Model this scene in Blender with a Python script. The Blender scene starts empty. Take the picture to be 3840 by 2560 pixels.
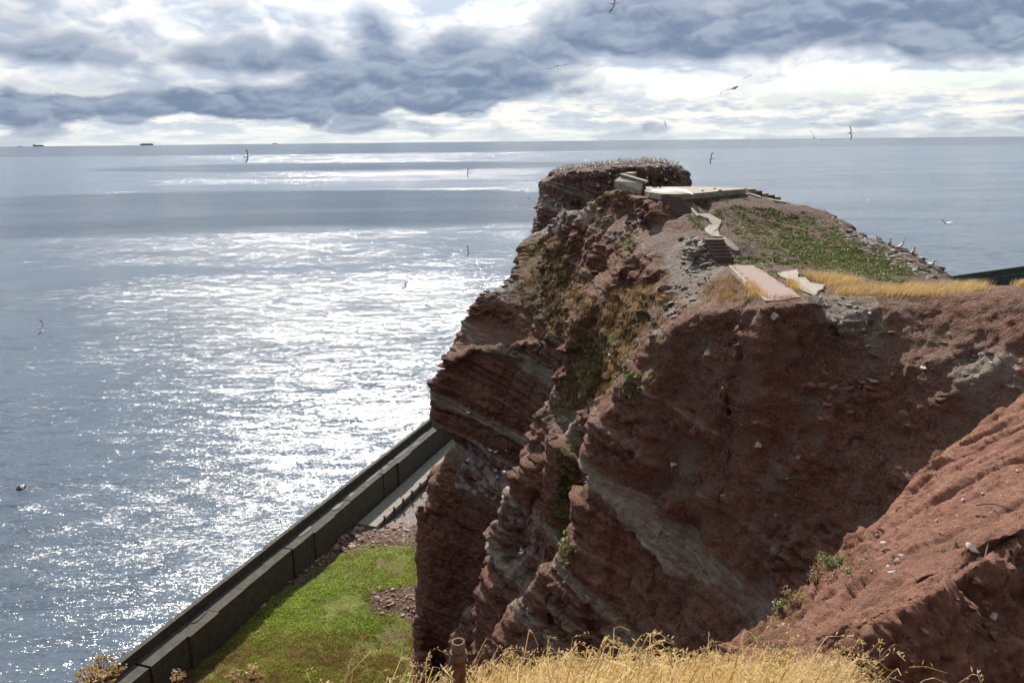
import bpy, bmesh, math, random
import numpy as np
from mathutils import Vector, Matrix, Euler
from mathutils.geometry import delaunay_2d_cdt

R = math.radians
sc = bpy.context.scene
col = sc.collection
random.seed(7)
rng = np.random.default_rng(7)

# ------------------------------------------------------------------ camera
EYE = 51.0
PITCH, ROLL, LENS = 14.2, -0.57, 28.0
cam_d = bpy.data.cameras.new('camera'); cam_d.lens = LENS; cam_d.sensor_width = 36.0
cam_d.clip_start = 0.1; cam_d.clip_end = 90000
cam = bpy.data.objects.new('camera', cam_d); col.objects.link(cam)
CROT = Euler((R(90 - PITCH), 0, 0)).to_matrix() @ Matrix.Rotation(R(ROLL), 3, 'Z')
cam.matrix_world = Matrix.Translation((0, 0, EYE)) @ CROT.to_4x4()
sc.camera = cam
FPX = 3840 * LENS / 36.0

# ------------------------------------------------------------------ sun and sky
SUN_AZ, SUN_EL = R(-10.0), R(40.0)          # azimuth from +Y towards +X
SUNDIR = Vector((math.sin(SUN_AZ) * math.cos(SUN_EL), math.cos(SUN_AZ) * math.cos(SUN_EL), math.sin(SUN_EL)))
sl = bpy.data.lights.new('sun', 'SUN'); sl.energy = 5.0; sl.angle = R(0.53); sl.color = (1.0, 0.94, 0.85)
so = bpy.data.objects.new('sun', sl); col.objects.link(so)
so.rotation_euler = (-SUNDIR).to_track_quat('-Z', 'Y').to_euler()

sc.view_settings.view_transform = 'Standard'
sc.view_settings.look = 'None'
sc.view_settings.exposure = 0.42
sc.view_settings.gamma = 1.0

class NT:
    """small helper to write node trees"""
    def __init__(s, tree): s.t = tree; s.n = tree.nodes; s.l = tree.links
    def node(s, typ, **kw):
        n = s.n.new(typ)
        for k, v in kw.items(): setattr(n, k, v)
        return n
    def put(s, sock, v):
        if v is None: return
        if isinstance(v, bpy.types.NodeSocket): s.l.new(v, sock)
        else:
            if isinstance(v, (tuple, list)) and len(v) == 3 and len(sock.default_value) == 4: v = (*v, 1)
            sock.default_value = v
    def math(s, op, a, b=None, c=None, clamp=False):
        n = s.node('ShaderNodeMath', operation=op, use_clamp=clamp)
        s.put(n.inputs[0], a); s.put(n.inputs[1], b); s.put(n.inputs[2], c)
        return n.outputs[0]
    def vmath(s, op, a, b=None, scale=None):
        n = s.node('ShaderNodeVectorMath', operation=op)
        s.put(n.inputs[0], a); s.put(n.inputs[1], b)
        if scale is not None: s.put(n.inputs['Scale'], scale)
        return n.outputs['Value'] if op in ('LENGTH', 'DOT_PRODUCT', 'DISTANCE') else n.outputs[0]
    def noise(s, vec, scale, detail=4, rough=0.55, dist=0.0, out=0, lac=2.0):
        n = s.node('ShaderNodeTexNoise'); s.put(n.inputs['Vector'], vec)
        n.inputs['Scale'].default_value = scale; n.inputs['Detail'].default_value = detail
        n.inputs['Roughness'].default_value = rough; n.inputs['Distortion'].default_value = dist
        n.inputs['Lacunarity'].default_value = lac
        return n.outputs[out]
    def voro(s, vec, scale, feature='F1', out='Distance', rand=1.0):
        n = s.node('ShaderNodeTexVoronoi', feature=feature); s.put(n.inputs['Vector'], vec)
        n.inputs['Scale'].default_value = scale; n.inputs['Randomness'].default_value = rand
        return n.outputs[out]
    def ramp(s, fac, stops, interp='LINEAR'):
        n = s.node('ShaderNodeValToRGB'); s.put(n.inputs[0], fac); r = n.color_ramp; r.interpolation = interp
        while len(r.elements) < len(stops): r.elements.new(0.5)
        for e, (p, c) in zip(r.elements, stops):
            e.position = p; e.color = (c, c, c, 1) if not isinstance(c, (tuple, list)) else (*c, 1)
        return n.outputs[0]
    def sm(s, v, a, b):
        n = s.node('ShaderNodeMapRange', interpolation_type='SMOOTHSTEP')
        s.put(n.inputs[0], v); n.inputs[1].default_value = a; n.inputs[2].default_value = b
        return n.outputs[0]
    def mix(s, fac, a, b, mode='MIX'):
        n = s.node('ShaderNodeMix', data_type='RGBA', blend_type=mode)
        s.put(n.inputs[0], fac); s.put(n.inputs[6], a); s.put(n.inputs[7], b)
        return n.outputs[2]
    def comb(s, x, y, z):
        n = s.node('ShaderNodeCombineXYZ')
        for i, v in enumerate((x, y, z)): s.put(n.inputs[i], v)
        return n.outputs[0]
    def sep(s, v):
        n = s.node('ShaderNodeSeparateXYZ'); s.put(n.inputs[0], v); return n.outputs
    def mapping(s, v, scale=(1, 1, 1), rot=(0, 0, 0), loc=(0, 0, 0)):
        n = s.node('ShaderNodeMapping'); s.put(n.inputs[0], v)
        n.inputs['Scale'].default_value = scale; n.inputs['Rotation'].default_value = rot; n.inputs['Location'].default_value = loc
        return n.outputs[0]
    def attr(s, name):
        return s.node('ShaderNodeAttribute', attribute_name=name).outputs['Fac']
    def bump(s, h, strength=0.5, dist=0.1, normal=None):
        n = s.node('ShaderNodeBump'); s.put(n.inputs['Height'], h)
        n.inputs['Strength'].default_value = strength; n.inputs['Distance'].default_value = dist
        s.put(n.inputs['Normal'], normal)
        return n.outputs[0]

def build_world():
    w = bpy.data.worlds.new('World'); sc.world = w; w.use_nodes = True
    t = w.node_tree; t.nodes.clear(); N = NT(t)
    sky = N.node('ShaderNodeTexSky', sky_type='NISHITA'); sky.sun_disc = False
    sky.sun_elevation = SUN_EL; sky.sun_rotation = SUN_AZ; sky.altitude = 50; sky.air_density = 1.0; sky.dust_density = 0.6
    d = N.node('ShaderNodeTexCoord').outputs['Generated']
    x, y, z = N.sep(d)
    zc = N.math('MAXIMUM', z, 0.0)
    el = N.math('MULTIPLY', N.math('ARCSINE', zc), 180 / math.pi)
    az = N.math('MULTIPLY', N.math('ARCTAN2', x, y), 180 / math.pi)
    # clouds in rows: tall puffs higher up, flat and small towards the horizon
    ev = N.math('MULTIPLY', N.math('POWER', N.math('ADD', el, 0.4), 0.75), 0.52)
    q = N.comb(N.math('MULTIPLY', az, 0.125), ev, 3.0)
    warp = N.vmath('SCALE', N.vmath('SUBTRACT', N.noise(q, 1.6, 2, 0.5, out=1), (0.5, 0.5, 0.5)), scale=0.45)
    qq = N.vmath('ADD', q, warp)
    jit = N.vmath('SCALE', N.noise(q, 7.0, 2, .6, out=1), scale=.11)
    def puffs(v, fine):                                                          # cauliflower heads: rounded cells on a soft base
        a = N.noise(v, 0.95, fine, 0.57); b = N.math('SUBTRACT', 0.62, N.voro(N.vmath('ADD', v, jit), 2.2))
        return N.math('ADD', N.math('MULTIPLY', a, 0.82), N.math('MULTIPLY', b, 0.22))
    n1 = puffs(qq, 9)
    n2 = puffs(N.vmath('ADD', qq, (0.02, 0.10, 0.0)), 4)                          # a little towards the sun: up
    n3 = N.noise(N.vmath('ADD', q, (20, 4, 0)), 0.55, 4, 0.5)
    dens = N.math('ADD', N.math('MULTIPLY', N.math('SUBTRACT', n1, 0.44), 1.35), N.math('MULTIPLY', N.math('SUBTRACT', n3, 0.5), 0.75))
    # where the big banks lie (azimuth, elevation, half sizes, weight)
    banks = [(-27, 2.1, 13, 0.8, .26), (-12, 2.7, 12, 1.0, .20), (0, 3.4, 9, 1.5, .26), (15, 6.7, 12, 1.3, .26), (28, 7.0, 14, 1.6, .32), (4, 7.2, 13, 1.8, .10),
             (-10, 4.6, 12, 1.3, .16), (-24, 5.6, 9, 1.2, .10), (21, 3.3, 14, 1.5, -.32), (-25, 4.1, 9, .75, -.34), (-16, 4.1, 5, .7, -.12), (13.5, 8.0, 3, .9, -.30),
             (30, 3.4, 8, .8, -.18), (-8, 9.0, 10, 1.4, -.22), (-24, 7.8, 11, 1.4, -.20), (10, 3.6, 2.6, 1.2, -.12)]
    for a0, e0, sa, se, wt in banks:
        u = N.math('DIVIDE', N.math('SUBTRACT', az, a0), sa); v = N.math('DIVIDE', N.math('SUBTRACT', el, e0), se)
        g = N.math('EXPONENT', N.math('MULTIPLY', N.math('ADD', N.math('MULTIPLY', u, u), N.math('MULTIPLY', v, v)), -1.0))
        dens = N.math('ADD', dens, N.math('MULTIPLY', g, wt))
    thick = N.sm(dens, -0.16, 0.18)
    cover = N.sm(dens, -0.42, -0.24)
    lit = N.sm(N.math('SUBTRACT', n1, n2), -0.08, 0.08)                            # puffs with their sunny side up
    light = N.mix(lit, (0.50, 0.575, 0.69), (1.0, 0.99, 0.965))
    dark = N.mix(lit, (0.19, 0.25, 0.365), (0.37, 0.435, 0.54))
    cc = N.mix(thick, light, dark)
    # small far clouds in rows above the horizon
    r = N.comb(N.math('MULTIPLY', az, 0.20), N.math('MULTIPLY', N.math('POWER', el, 0.7), 1.5), 9.0)
    rn = N.noise(N.vmath('ADD', r, N.vmath('SCALE', warp, scale=0.5)), 1.6, 8, 0.62)
    low = N.mix(N.sm(rn, 0.40, 0.60), (0.56, 0.63, 0.71), (0.96, 0.945, 0.885))
    lowm = N.math('MULTIPLY', N.math('SUBTRACT', 1.0, N.sm(el, 1.6, 4.6)), N.math('SUBTRACT', 1.0, N.sm(dens, 0.02, 0.16)))
    cc = N.mix(lowm, cc, low)
    cover = N.math('MAXIMUM', cover, N.math('MULTIPLY', lowm, 0.9))
    hz = N.math('SUBTRACT', 1.0, N.sm(el, 0.0, 1.3))
    cc = N.mix(N.math('MULTIPLY', hz, 0.6), cc, (0.74, 0.79, 0.80))
    # clouds shine brightest around the sun and are duller on the far side of the sky
    cs = N.vmath('DOT_PRODUCT', d, tuple(SUNDIR))
    cc = N.vmath('SCALE', cc, scale=N.math('ADD', N.math('ADD', 0.19, N.math('MULTIPLY', N.sm(cs, -0.5, 0.78), 0.64)), N.math('MULTIPLY', N.sm(cs, 0.80, 1.0), 0.9)))
    b1 = N.node('ShaderNodeBackground'); N.put(b1.inputs[0], sky.outputs[0]); b1.inputs[1].default_value = 0.10
    b2 = N.node('ShaderNodeBackground'); N.put(b2.inputs[0], cc); b2.inputs[1].default_value = 1.0
    ms = N.node('ShaderNodeMixShader'); N.put(ms.inputs[0], cover); N.l.new(b1.outputs[0], ms.inputs[1]); N.l.new(b2.outputs[0], ms.inputs[2])
    o = N.node('ShaderNodeOutputWorld'); N.l.new(ms.outputs[0], o.inputs[0])
    w.cycles.sampling_method = 'MANUAL'; w.cycles.sample_map_resolution = 512
build_world()

# ------------------------------------------------------------------ measuring helpers (photo pixel + forward distance -> place)
def ray(px, py):
    v = CROT @ Vector(((px - 1920) / FPX, (1280 - py) / FPX, -1.0)); return v
def at(px, py, Y):
    v = ray(px, py); t = Y / v.y; return (v.x * t, Y, EYE + v.z * t)
def atz(px, py, z):
    v = ray(px, py); t = (z - EYE) / v.z; return (v.x * t, v.y * t, z)

# ------------------------------------------------------------------ numpy noise
_perm = np.random.default_rng(3).permutation(256).astype(np.int32); _perm = np.concatenate([_perm, _perm, _perm])
_g = np.random.default_rng(4).normal(size=(256, 3)); _g = (_g / np.linalg.norm(_g, axis=1, keepdims=True)).astype(np.float32)
_gx, _gy, _gz = [np.ascontiguousarray(_g[:, k]) for k in range(3)]
def perlin(P):
    P = np.asarray(P, np.float32); i = np.floor(P).astype(np.int32); f = P - i; i &= 255
    u = f * f * f * (f * (f * 6 - 15) + 10); r = np.zeros(len(P), np.float32); F3 = f.T.copy(); U3 = u.T.copy(); I3 = i.T.copy()
    for dx in (0, 1):
        wx = U3[0] if dx else 1 - U3[0]; px = _perm[I3[0] + dx] + I3[1]; ax = F3[0] - dx
        for dy in (0, 1):
            wxy = wx * (U3[1] if dy else 1 - U3[1]); py = _perm[px + dy] + I3[2]; ay = F3[1] - dy
            for dz in (0, 1):
                h = _perm[py + dz]
                r += wxy * (U3[2] if dz else 1 - U3[2]) * (_gx[h] * ax + _gy[h] * ay + _gz[h] * (F3[2] - dz))
    return r * np.float32(1.5)
def fbm(P, octv=4, gain=0.5):
    a, s, r = 1.0, 0, 0
    for k in range(octv):
        r = r + a * perlin(P * (2.0 ** k) + 17.3 * k); s += a; a *= gain
    return r / s
def ridged(P, octv=3):
    a, s, r = 1.0, 0, 0
    for k in range(octv):
        r = r + a * (1 - 2 * np.abs(perlin(P * (2.0 ** k) + 31.7 * k))); s += a; a *= 0.5
    return r / s
def worley(P):
    """distance to nearest, second nearest and a random number of the nearest cell (looks at the 8 closest cells)"""
    P = np.asarray(P, np.float32); i0 = np.floor(P - 0.5).astype(np.int32)
    d1 = np.full(len(P), 9.0, np.float32); d2 = d1.copy(); idr = np.zeros(len(P), np.float32)
    for k in range(8):
        c = i0 + np.array((k & 1, k >> 1 & 1, k >> 2), np.int32); cc = c & 255
        h = _perm[_perm[_perm[cc[:, 0]] + cc[:, 1]] + cc[:, 2]]
        q = P - c - (_g[h] * np.float32(0.38) + np.float32(0.5)); d = np.sqrt(np.einsum('ij,ij->i', q, q))
        m = d < d1
        d2 = np.where(m, d1, np.minimum(d2, d)); idr = np.where(m, (h / 255.0).astype(np.float32), idr); d1 = np.where(m, d, d1)
    return d1, d2, idr
def sstep(x, a, b):
    t = np.clip((x - a) / (b - a), 0, 1); return t * t * (3 - 2 * t)

# ------------------------------------------------------------------ mesh helpers
def link(o, parent=None):
    col.objects.link(o)
    if parent is not None: o.parent = parent
    return o
def tag(o, label=None, cat=None, group=None, kind=None):
    if label: o['label'] = label
    if cat: o['category'] = cat
    if group: o['group'] = group
    if kind: o['kind'] = kind
    return o
def np_mesh(name, V, F, mat=None, smooth=True, parent=None, attrs=None, k=None, midx=None):
    """F is an (n,k) index array"""
    V = np.asarray(V, np.float32); F = np.asarray(F, np.int32); n, k = F.shape
    me = bpy.data.meshes.new(name)
    me.vertices.add(len(V)); me.vertices.foreach_set('co', V.ravel())
    me.loops.add(n * k); me.loops.foreach_set('vertex_index', F.ravel())
    me.polygons.add(n); me.polygons.foreach_set('loop_start', np.arange(0, n * k, k, dtype=np.int32))
    me.polygons.foreach_set('loop_total', np.full(n, k, np.int32))
    if smooth: me.polygons.foreach_set('use_smooth', np.ones(n, bool))
    if attrs:
        for a, v in attrs.items():
            at_ = me.attributes.new(a, 'FLOAT', 'POINT'); at_.data.foreach_set('value', np.asarray(v, np.float32))
    mats = mat if isinstance(mat, (list, tuple)) else [mat]
    for m in mats:
        if m is not None: me.materials.append(m)
    if midx is not None: me.polygons.foreach_set('material_index', np.asarray(midx, np.int32))
    me.update(); me.validate()
    return link(bpy.data.objects.new(name, me), parent)
def vnormals(V, F):
    V = V.astype(np.float64); a = V[F[:, 2]] - V[F[:, 0]]; b = V[F[:, -1]] - V[F[:, 1]]
    fn = np.cross(a, b); nrm = np.zeros_like(V)
    for k in range(F.shape[1]):
        for c in range(3): nrm[:, c] += np.bincount(F[:, k], fn[:, c], len(V))
    return nrm / (np.linalg.norm(nrm, axis=1, keepdims=True) + 1e-9)
def subdivide(V, F):
    n = len(V); e = np.stack([F, np.roll(F, -1, 1)], -1).reshape(-1, 2); es = np.sort(e, 1).astype(np.int64)
    key = es[:, 0] * (n + 1) + es[:, 1]; u, first, invx = np.unique(key, return_index=True, return_inverse=True)
    mid = 0.5 * (V[es[first, 0]] + V[es[first, 1]]); cen = V[F].mean(1)
    mi = (n + invx).reshape(-1, 4); ci = n + len(u) + np.arange(len(F))
    NV = np.concatenate([V, mid, cen]); Q = []
    for k in range(4): Q.append(np.stack([F[:, k], mi[:, k], ci, mi[:, k - 1]], 1))
    return NV, np.concatenate(Q)
def smooth_mesh(V, F, it=1, lam=0.5):
    for _ in range(it):
        acc = np.zeros_like(V); cnt = np.zeros(len(V))
        for k in range(4):
            a, b = F[:, k], F[:, (k + 1) % 4]
            for c in range(3):
                acc[:, c] += np.bincount(a, V[b, c], len(V))
            cnt += np.bincount(a, minlength=len(V))
        V = V + lam * (acc / np.maximum(cnt, 1)[:, None] - V)
    return V
def surface_nets(f, org, h):
    """f<0 inside; f sampled on a grid; returns quads"""
    s = f < 0; nx, ny, nz = f.shape
    sh = (nx - 1, ny - 1, nz - 1)
    cnt = np.zeros(sh, np.uint8)
    for i in (0, 1):
        for j in (0, 1):
            for k in (0, 1): cnt += s[i:nx - 1 + i, j:ny - 1 + j, k:nz - 1 + k]
    act = (cnt > 0) & (cnt < 8); idx = np.full(sh, -1, np.int32); ijk = np.argwhere(act); idx[act] = np.arange(len(ijk))
    acc = np.zeros((len(ijk), 3)); num = np.zeros(len(ijk))
    I, J, K = ijk.T
    corner = {}
    for a in (0, 1):
        for b in (0, 1):
            for c in (0, 1): corner[a, b, c] = f[I + a, J + b, K + c]
    for (c0, c1) in [(p, q) for p in corner for q in corner if sum(abs(u - v) for u, v in zip(p, q)) == 1 and p < q]:
        v0, v1 = corner[c0], corner[c1]; m = (v0 < 0) != (v1 < 0)
        t = np.where(m, v0 / np.where(m, v0 - v1, 1), 0)
        pos = np.array(c0)[None] + t[:, None] * (np.array(c1) - np.array(c0))[None]
        acc += pos * m[:, None]; num += m
    V = (ijk + acc / num[:, None]) * h + np.array(org)
    Q = []
    for ax in range(3):
        sl0 = [slice(None)] * 3; sl1 = [slice(None)] * 3; sl0[ax] = slice(0, -1); sl1[ax] = slice(1, None)
        x = s[tuple(sl0)] != s[tuple(sl1)]
        E = np.argwhere(x); o1, o2 = [(1, 2), (2, 0), (0, 1)][ax]
        ok = (E[:, o1] > 0) & (E[:, o2] > 0) & (E[:, o1] < sh[o1]) & (E[:, o2] < sh[o2]); E = E[ok]
        ins = s[tuple(E.T)]
        def gi(a, b):
            c = E.copy(); c[:, o1] -= a; c[:, o2] -= b; return idx[tuple(c.T)]
        q = np.stack([gi(1, 1), gi(0, 1), gi(0, 0), gi(1, 0)], 1)
        q[~ins] = q[~ins][:, ::-1]
        Q.append(q)
    return V, np.concatenate(Q)

# ------------------------------------------------------------------ terrain: control lines (photo x, photo y, metres ahead)
def densify(ch, step=1.6):
    out = []
    for a, b in zip(ch[:-1], ch[1:]):
        a, b = np.array(a), np.array(b); n = max(1, int(np.linalg.norm(b[:2] - a[:2]) / step))
        for k in range(n): out.append(tuple(a + (b - a) * k / n))
    out.append(tuple(ch[-1])); return out
PTS = []
def chain(l): PTS.extend(densify([at(*p) for p in l])); return [at(*p) for p in l]
def raw(l, dens=True): PTS.extend(densify(l, 2.5) if dens else l)

rimA = chain([(4500, 1060, 25), (4100, 1075, 26.5), (3840, 1092, 28), (3650, 1105, 29.5), (3500, 1112, 30.5), (3300, 1120, 31.5), (3100, 1130, 32),
              (2900, 1138, 32.5), (2750, 1148, 33.5), (2640, 1168, 34.5), (2560, 1200, 35.5), (2500, 1260, 36.2)])
ribB = chain([(2500, 1260, 36.0), (2455, 1330, 36.5), (2400, 1420, 37.2), (2316, 1560, 38), (2270, 1700, 38.2), (2265, 1785, 37.8), (2190, 1964, 38.4), (2100, 2090, 39.4), (2010, 2220, 40.6), (1935, 2370, 40.8)])
ribA = chain([(2600, 1130, 37), (2520, 1170, 39), (2440, 1250, 41), (2350, 1400, 42.5), (2280, 1500, 43.5), (2150, 1570, 45), (2060, 1660, 45.8), (1960, 1790, 46.3), (1905, 1870, 46.3)])
chain([(1905, 1870, 46.3), (1885, 2100, 45), (1890, 2300, 44), (1905, 2500, 43)])
chain([(2290, 1600, 44.6), (2200, 1720, 45.8), (2130, 1850, 45.9), (2065, 2000, 45.6), (2010, 2150, 45)])       # valley between the two ribs
chain([(2050, 1850, 45), (1990, 2050, 44), (1960, 2250, 43.2)])
ribC = chain([(2310, 1900, 36.8), (2290, 2050, 36.6), (2214, 2194, 37.2), (2150, 2290, 37.8), (2100, 2420, 37.8)])
chain([(2240, 2120, 41.4), (2180, 2230, 41.6), (2080, 2350, 41.8)])
# wall of the gully below the rim
chain([(3840, 1160, 27.4), (3500, 1180, 29.8), (3200, 1190, 31), (2900, 1200, 31.9), (2700, 1230, 33.5)])
chain([(4300, 1250, 25), (3840, 1300, 26.5), (3500, 1350, 28.4), (3200, 1400, 29.8), (2900, 1450, 31), (2700, 1450, 32.8), (2540, 1450, 35.2)])
chain([(3840, 1435, 25.8), (3640, 1550, 26.3), (3400, 1650, 27.3), (3200, 1700, 28.6), (2900, 1750, 30), (2700, 1750, 32), (2500, 1780, 34.9)])
chain([(3480, 1800, 25.6), (3300, 1950, 26.4), (3100, 2000, 27.6), (2900, 2020, 29.1), (2700, 2050, 31.3), (2500, 2080, 34.3)])
chain([(3100, 2150, 26.6), (2900, 2320, 27.4), (2760, 2420, 28.9), (2600, 2380, 31.5), (2450, 2350, 33.8), (2300, 2400, 36)])
chain([(2800, 2700, 26.5), (2600, 2650, 29.4), (2400, 2650, 31.8), (2150, 2700, 35), (1950, 2750, 38)])
raw([(2.0, 37.5, 8.0), (6.8, 29.5, 13.0), (11.0, 23.5, 22.0), (15, 21, 33), (23, 18, 38)])
raw([(-3.0, 40.5, 3.0), (0.0, 33.0, 2.0), (4.5, 24.0, 4.0), (8.0, 17, 8), (14, 12, 20), (24, 10, 28)])
# path, stairs, terrace between the flights
chain([(2740, 996, 42.2), (2790, 1050, 37.5), (2879, 1122, 33.4)])
chain([(2821, 996, 42.2), (2910, 1060, 37), (3010, 1112, 33.4)])
raw([at(2640, 973, 44), at(2690, 973, 44), at(2770, 973, 44), at(2625, 895, 45.6), at(2705, 895, 45.6), at(2780, 900, 46)], False)
raw([at(2540, 812, 55.6), at(2600, 812, 55.6), at(2480, 740, 58), at(2550, 742, 58), at(2687, 829, 52), at(2620, 870, 48.6)], False)
# hill to the right of the path
raw([(x, y - .5, z - .55) for x, y, z in [atz(px, py, 47.35) for px, py in ((2552, 728), (2597, 726), (2650, 721), (2700, 716), (2750, 712), (2790, 709))]])
raw([at(2900, 850, 53), at(3000, 900, 50), at(3100, 950, 47), at(3200, 1000, 44), at(3400, 1042, 41), at(2800, 772, 55.5), at(2700, 775, 54.5), at(2640, 790, 54.6), at(2750, 900, 47.5), at(2850, 950, 45), at(3000, 1000, 43.2), at(3100, 1060, 37)], False)
edgeE = chain([(2820, 728, 60), (2900, 744, 58.5), (3000, 772, 57), (3080, 800, 55), (3150, 836, 53), (3205, 884, 50.5), (3330, 914, 48.5), (3400, 948, 47), (3470, 988, 45), (3550, 1058, 42), (3640, 1072, 38), (3750, 1070, 35), (3840, 1066, 33.5), (4200, 1050, 32), (4500, 1040, 31)])
def away(ch, k, dz, zmin=-3): 
    return [(x * (1 + k / y), y + k, max(zmin, z + dz)) for x, y, z in ch]
raw(away(edgeE[:-2], 2.2, -2.6)); raw(away(edgeE[:-2], 6, -14)); raw(away(edgeE[:-2], 11, -46))
raw([(30, 40, 43), (36, 46, 20), (44, 52, -3)])
# ground under and behind the platform, ridge going left
raw([(9.5, 66.5, 46.9), (16.5, 67.5, 46.9), (19.0, 65, 46.9), (12.0, 61, 46.9), (16, 64, 46.9)], False)
raw([(8.5, 70, 42), (17, 71.5, 42), (23, 68, 42)]); raw([(9, 76, 20), (18, 77, 20), (27, 74, 18)]); raw([(10, 82, -3), (19, 83, -3), (30, 80, -3)])
ridge = chain([(2400, 716, 60.5), (2330, 705, 62.5), (2285, 718, 63.2), (2240, 754, 64.5), (2180, 778, 67), (2120, 806, 72), (2060, 850, 75), (2028, 880, 76)])
raw(away(ridge[1:], 3, -2.5)); raw(away(ridge[1:], 8, -16)); raw(away(ridge[1:], 14, -46))
# bowl left of the stairs and its ribs
raw([at(2495, 816, 55.5), at(2470, 780, 57.5), at(2431, 880, 53.5), at(2440, 820, 56), at(2400, 790, 59), at(2360, 770, 60.5)], False)
chain([(2325, 800, 60.5), (2318, 850, 58.6), (2280, 920, 58), (2230, 1010, 57.2), (2215, 1100, 56)])
raw([at(2380, 930, 53.5), at(2330, 1000, 53.0), at(2280, 1060, 53), at(2230, 1130, 53)], False)
chain([(2600, 1110, 38.5), (2570, 1050, 41), (2520, 975, 44.6), (2455, 912, 48), (2395, 965, 48.3), (2330, 1012, 48.6), (2275, 1090, 48.6), (2228, 1157, 48.6), (2180, 1260, 49.5), (2105, 1400, 50.5), (2062, 1530, 50.3), (2030, 1700, 49.2), (2010, 1850, 48.2), (1990, 2000, 47.5)])
raw([at(2480, 1010, 44.3), at(2420, 1100, 44.5), at(2367, 1090, 46), at(2300, 1200, 47), at(2230, 1300, 48), at(2180, 1400, 48.6), at(2130, 1500, 48.6), at(2480, 1100, 41.7), at(2350, 1300, 44.6), at(2250, 1450, 46)], False)
# dark recess behind the spur
raw([(4.6, 55.5, 33.0), (3.4, 54.0, 24.0), (2.6, 52.5, 14.0), (1.5, 51.0, 5.0)])
# layered face on the left: rim, mid, ledge, foot
faceR = chain([(1627, 1405, 62), (1700, 1335, 62.6), (1785, 1300, 62.6), (1857, 1292, 62), (1985, 1338, 60.6), (2100, 1362, 58.6), (2180, 1400, 57)])
chain([(1622, 1520, 61.4), (1760, 1500, 61.6), (1900, 1520, 60.8), (2080, 1580, 58)])
chain([(1648, 1640, 60.6), (1700, 1680, 60.6), (1820, 1740, 60.2), (1950, 1800, 59), (2080, 1800, 57)])
chain([(1672, 1700, 60.4), (1740, 1800, 59.9), (1903, 1885, 58.6)])
chain([(1568, 1835, 58.2), (1640, 1805, 58.9), (1735, 1822, 59.0), (1905, 1905, 57.8)])
chain([(1590, 2000, 57.4), (1750, 2050, 57.4), (1900, 2100, 56.6)])
chain([(1602, 2150, 57.0), (1700, 2200, 57.0), (1850, 2250, 56.2)])
chain([(1548, 2290, 55.8), (1600, 2260, 56.5), (1700, 2350, 56.0), (1850, 2400, 55.4)])
chain([(1585, 2420, 55.2), (1640, 2530, 54.8)])
raw([(-6.4, 55.0, 3.0), (-4.0, 53.8, 2.0), (0.5, 52.5, 1.0)])
raw([(-8.2, 57.0, 2.5), (-8.4, 60.0, 2.0), (-7.2, 64, 2), (-6.2, 70, 1), (-2.5, 80, 0)])
raw([(-6.9, 59.0, 22.0), (-6.5, 61.5, 29.0), (-5.9, 63.2, 30.0)], False)
# stepped rocks and overgrown slope above it
tier = chain([(1745, 1260, 64.4), (1772, 1210, 65.2), (1808, 1112, 66.4), (1832, 1080, 66.8), (1905, 1066, 67.2), (1938, 1042, 68), (1990, 952, 71.5), (2018, 892, 74.5)])
raw([(x - 1.5, y + 1.5, z - 8) for x, y, z in tier]); raw([(x - 4, y + 3, 0) for x, y, z in tier])
raw([at(1850, 1180, 65.2), at(1900, 1230, 64), at(1960, 1160, 64.6), at(2060, 1220, 61.5), at(1990, 1280, 62), at(1880, 1110, 66.2)], False)
raw([at(2112, 1008, 64.5), at(2060, 960, 69), at(2040, 1100, 65), at(2100, 1120, 62.5), at(2160, 1200, 59), at(2200, 1290, 56.5), at(2180, 880, 67), at(2250, 860, 63), at(2220, 800, 66), at(2130, 850, 71)], False)

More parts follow.
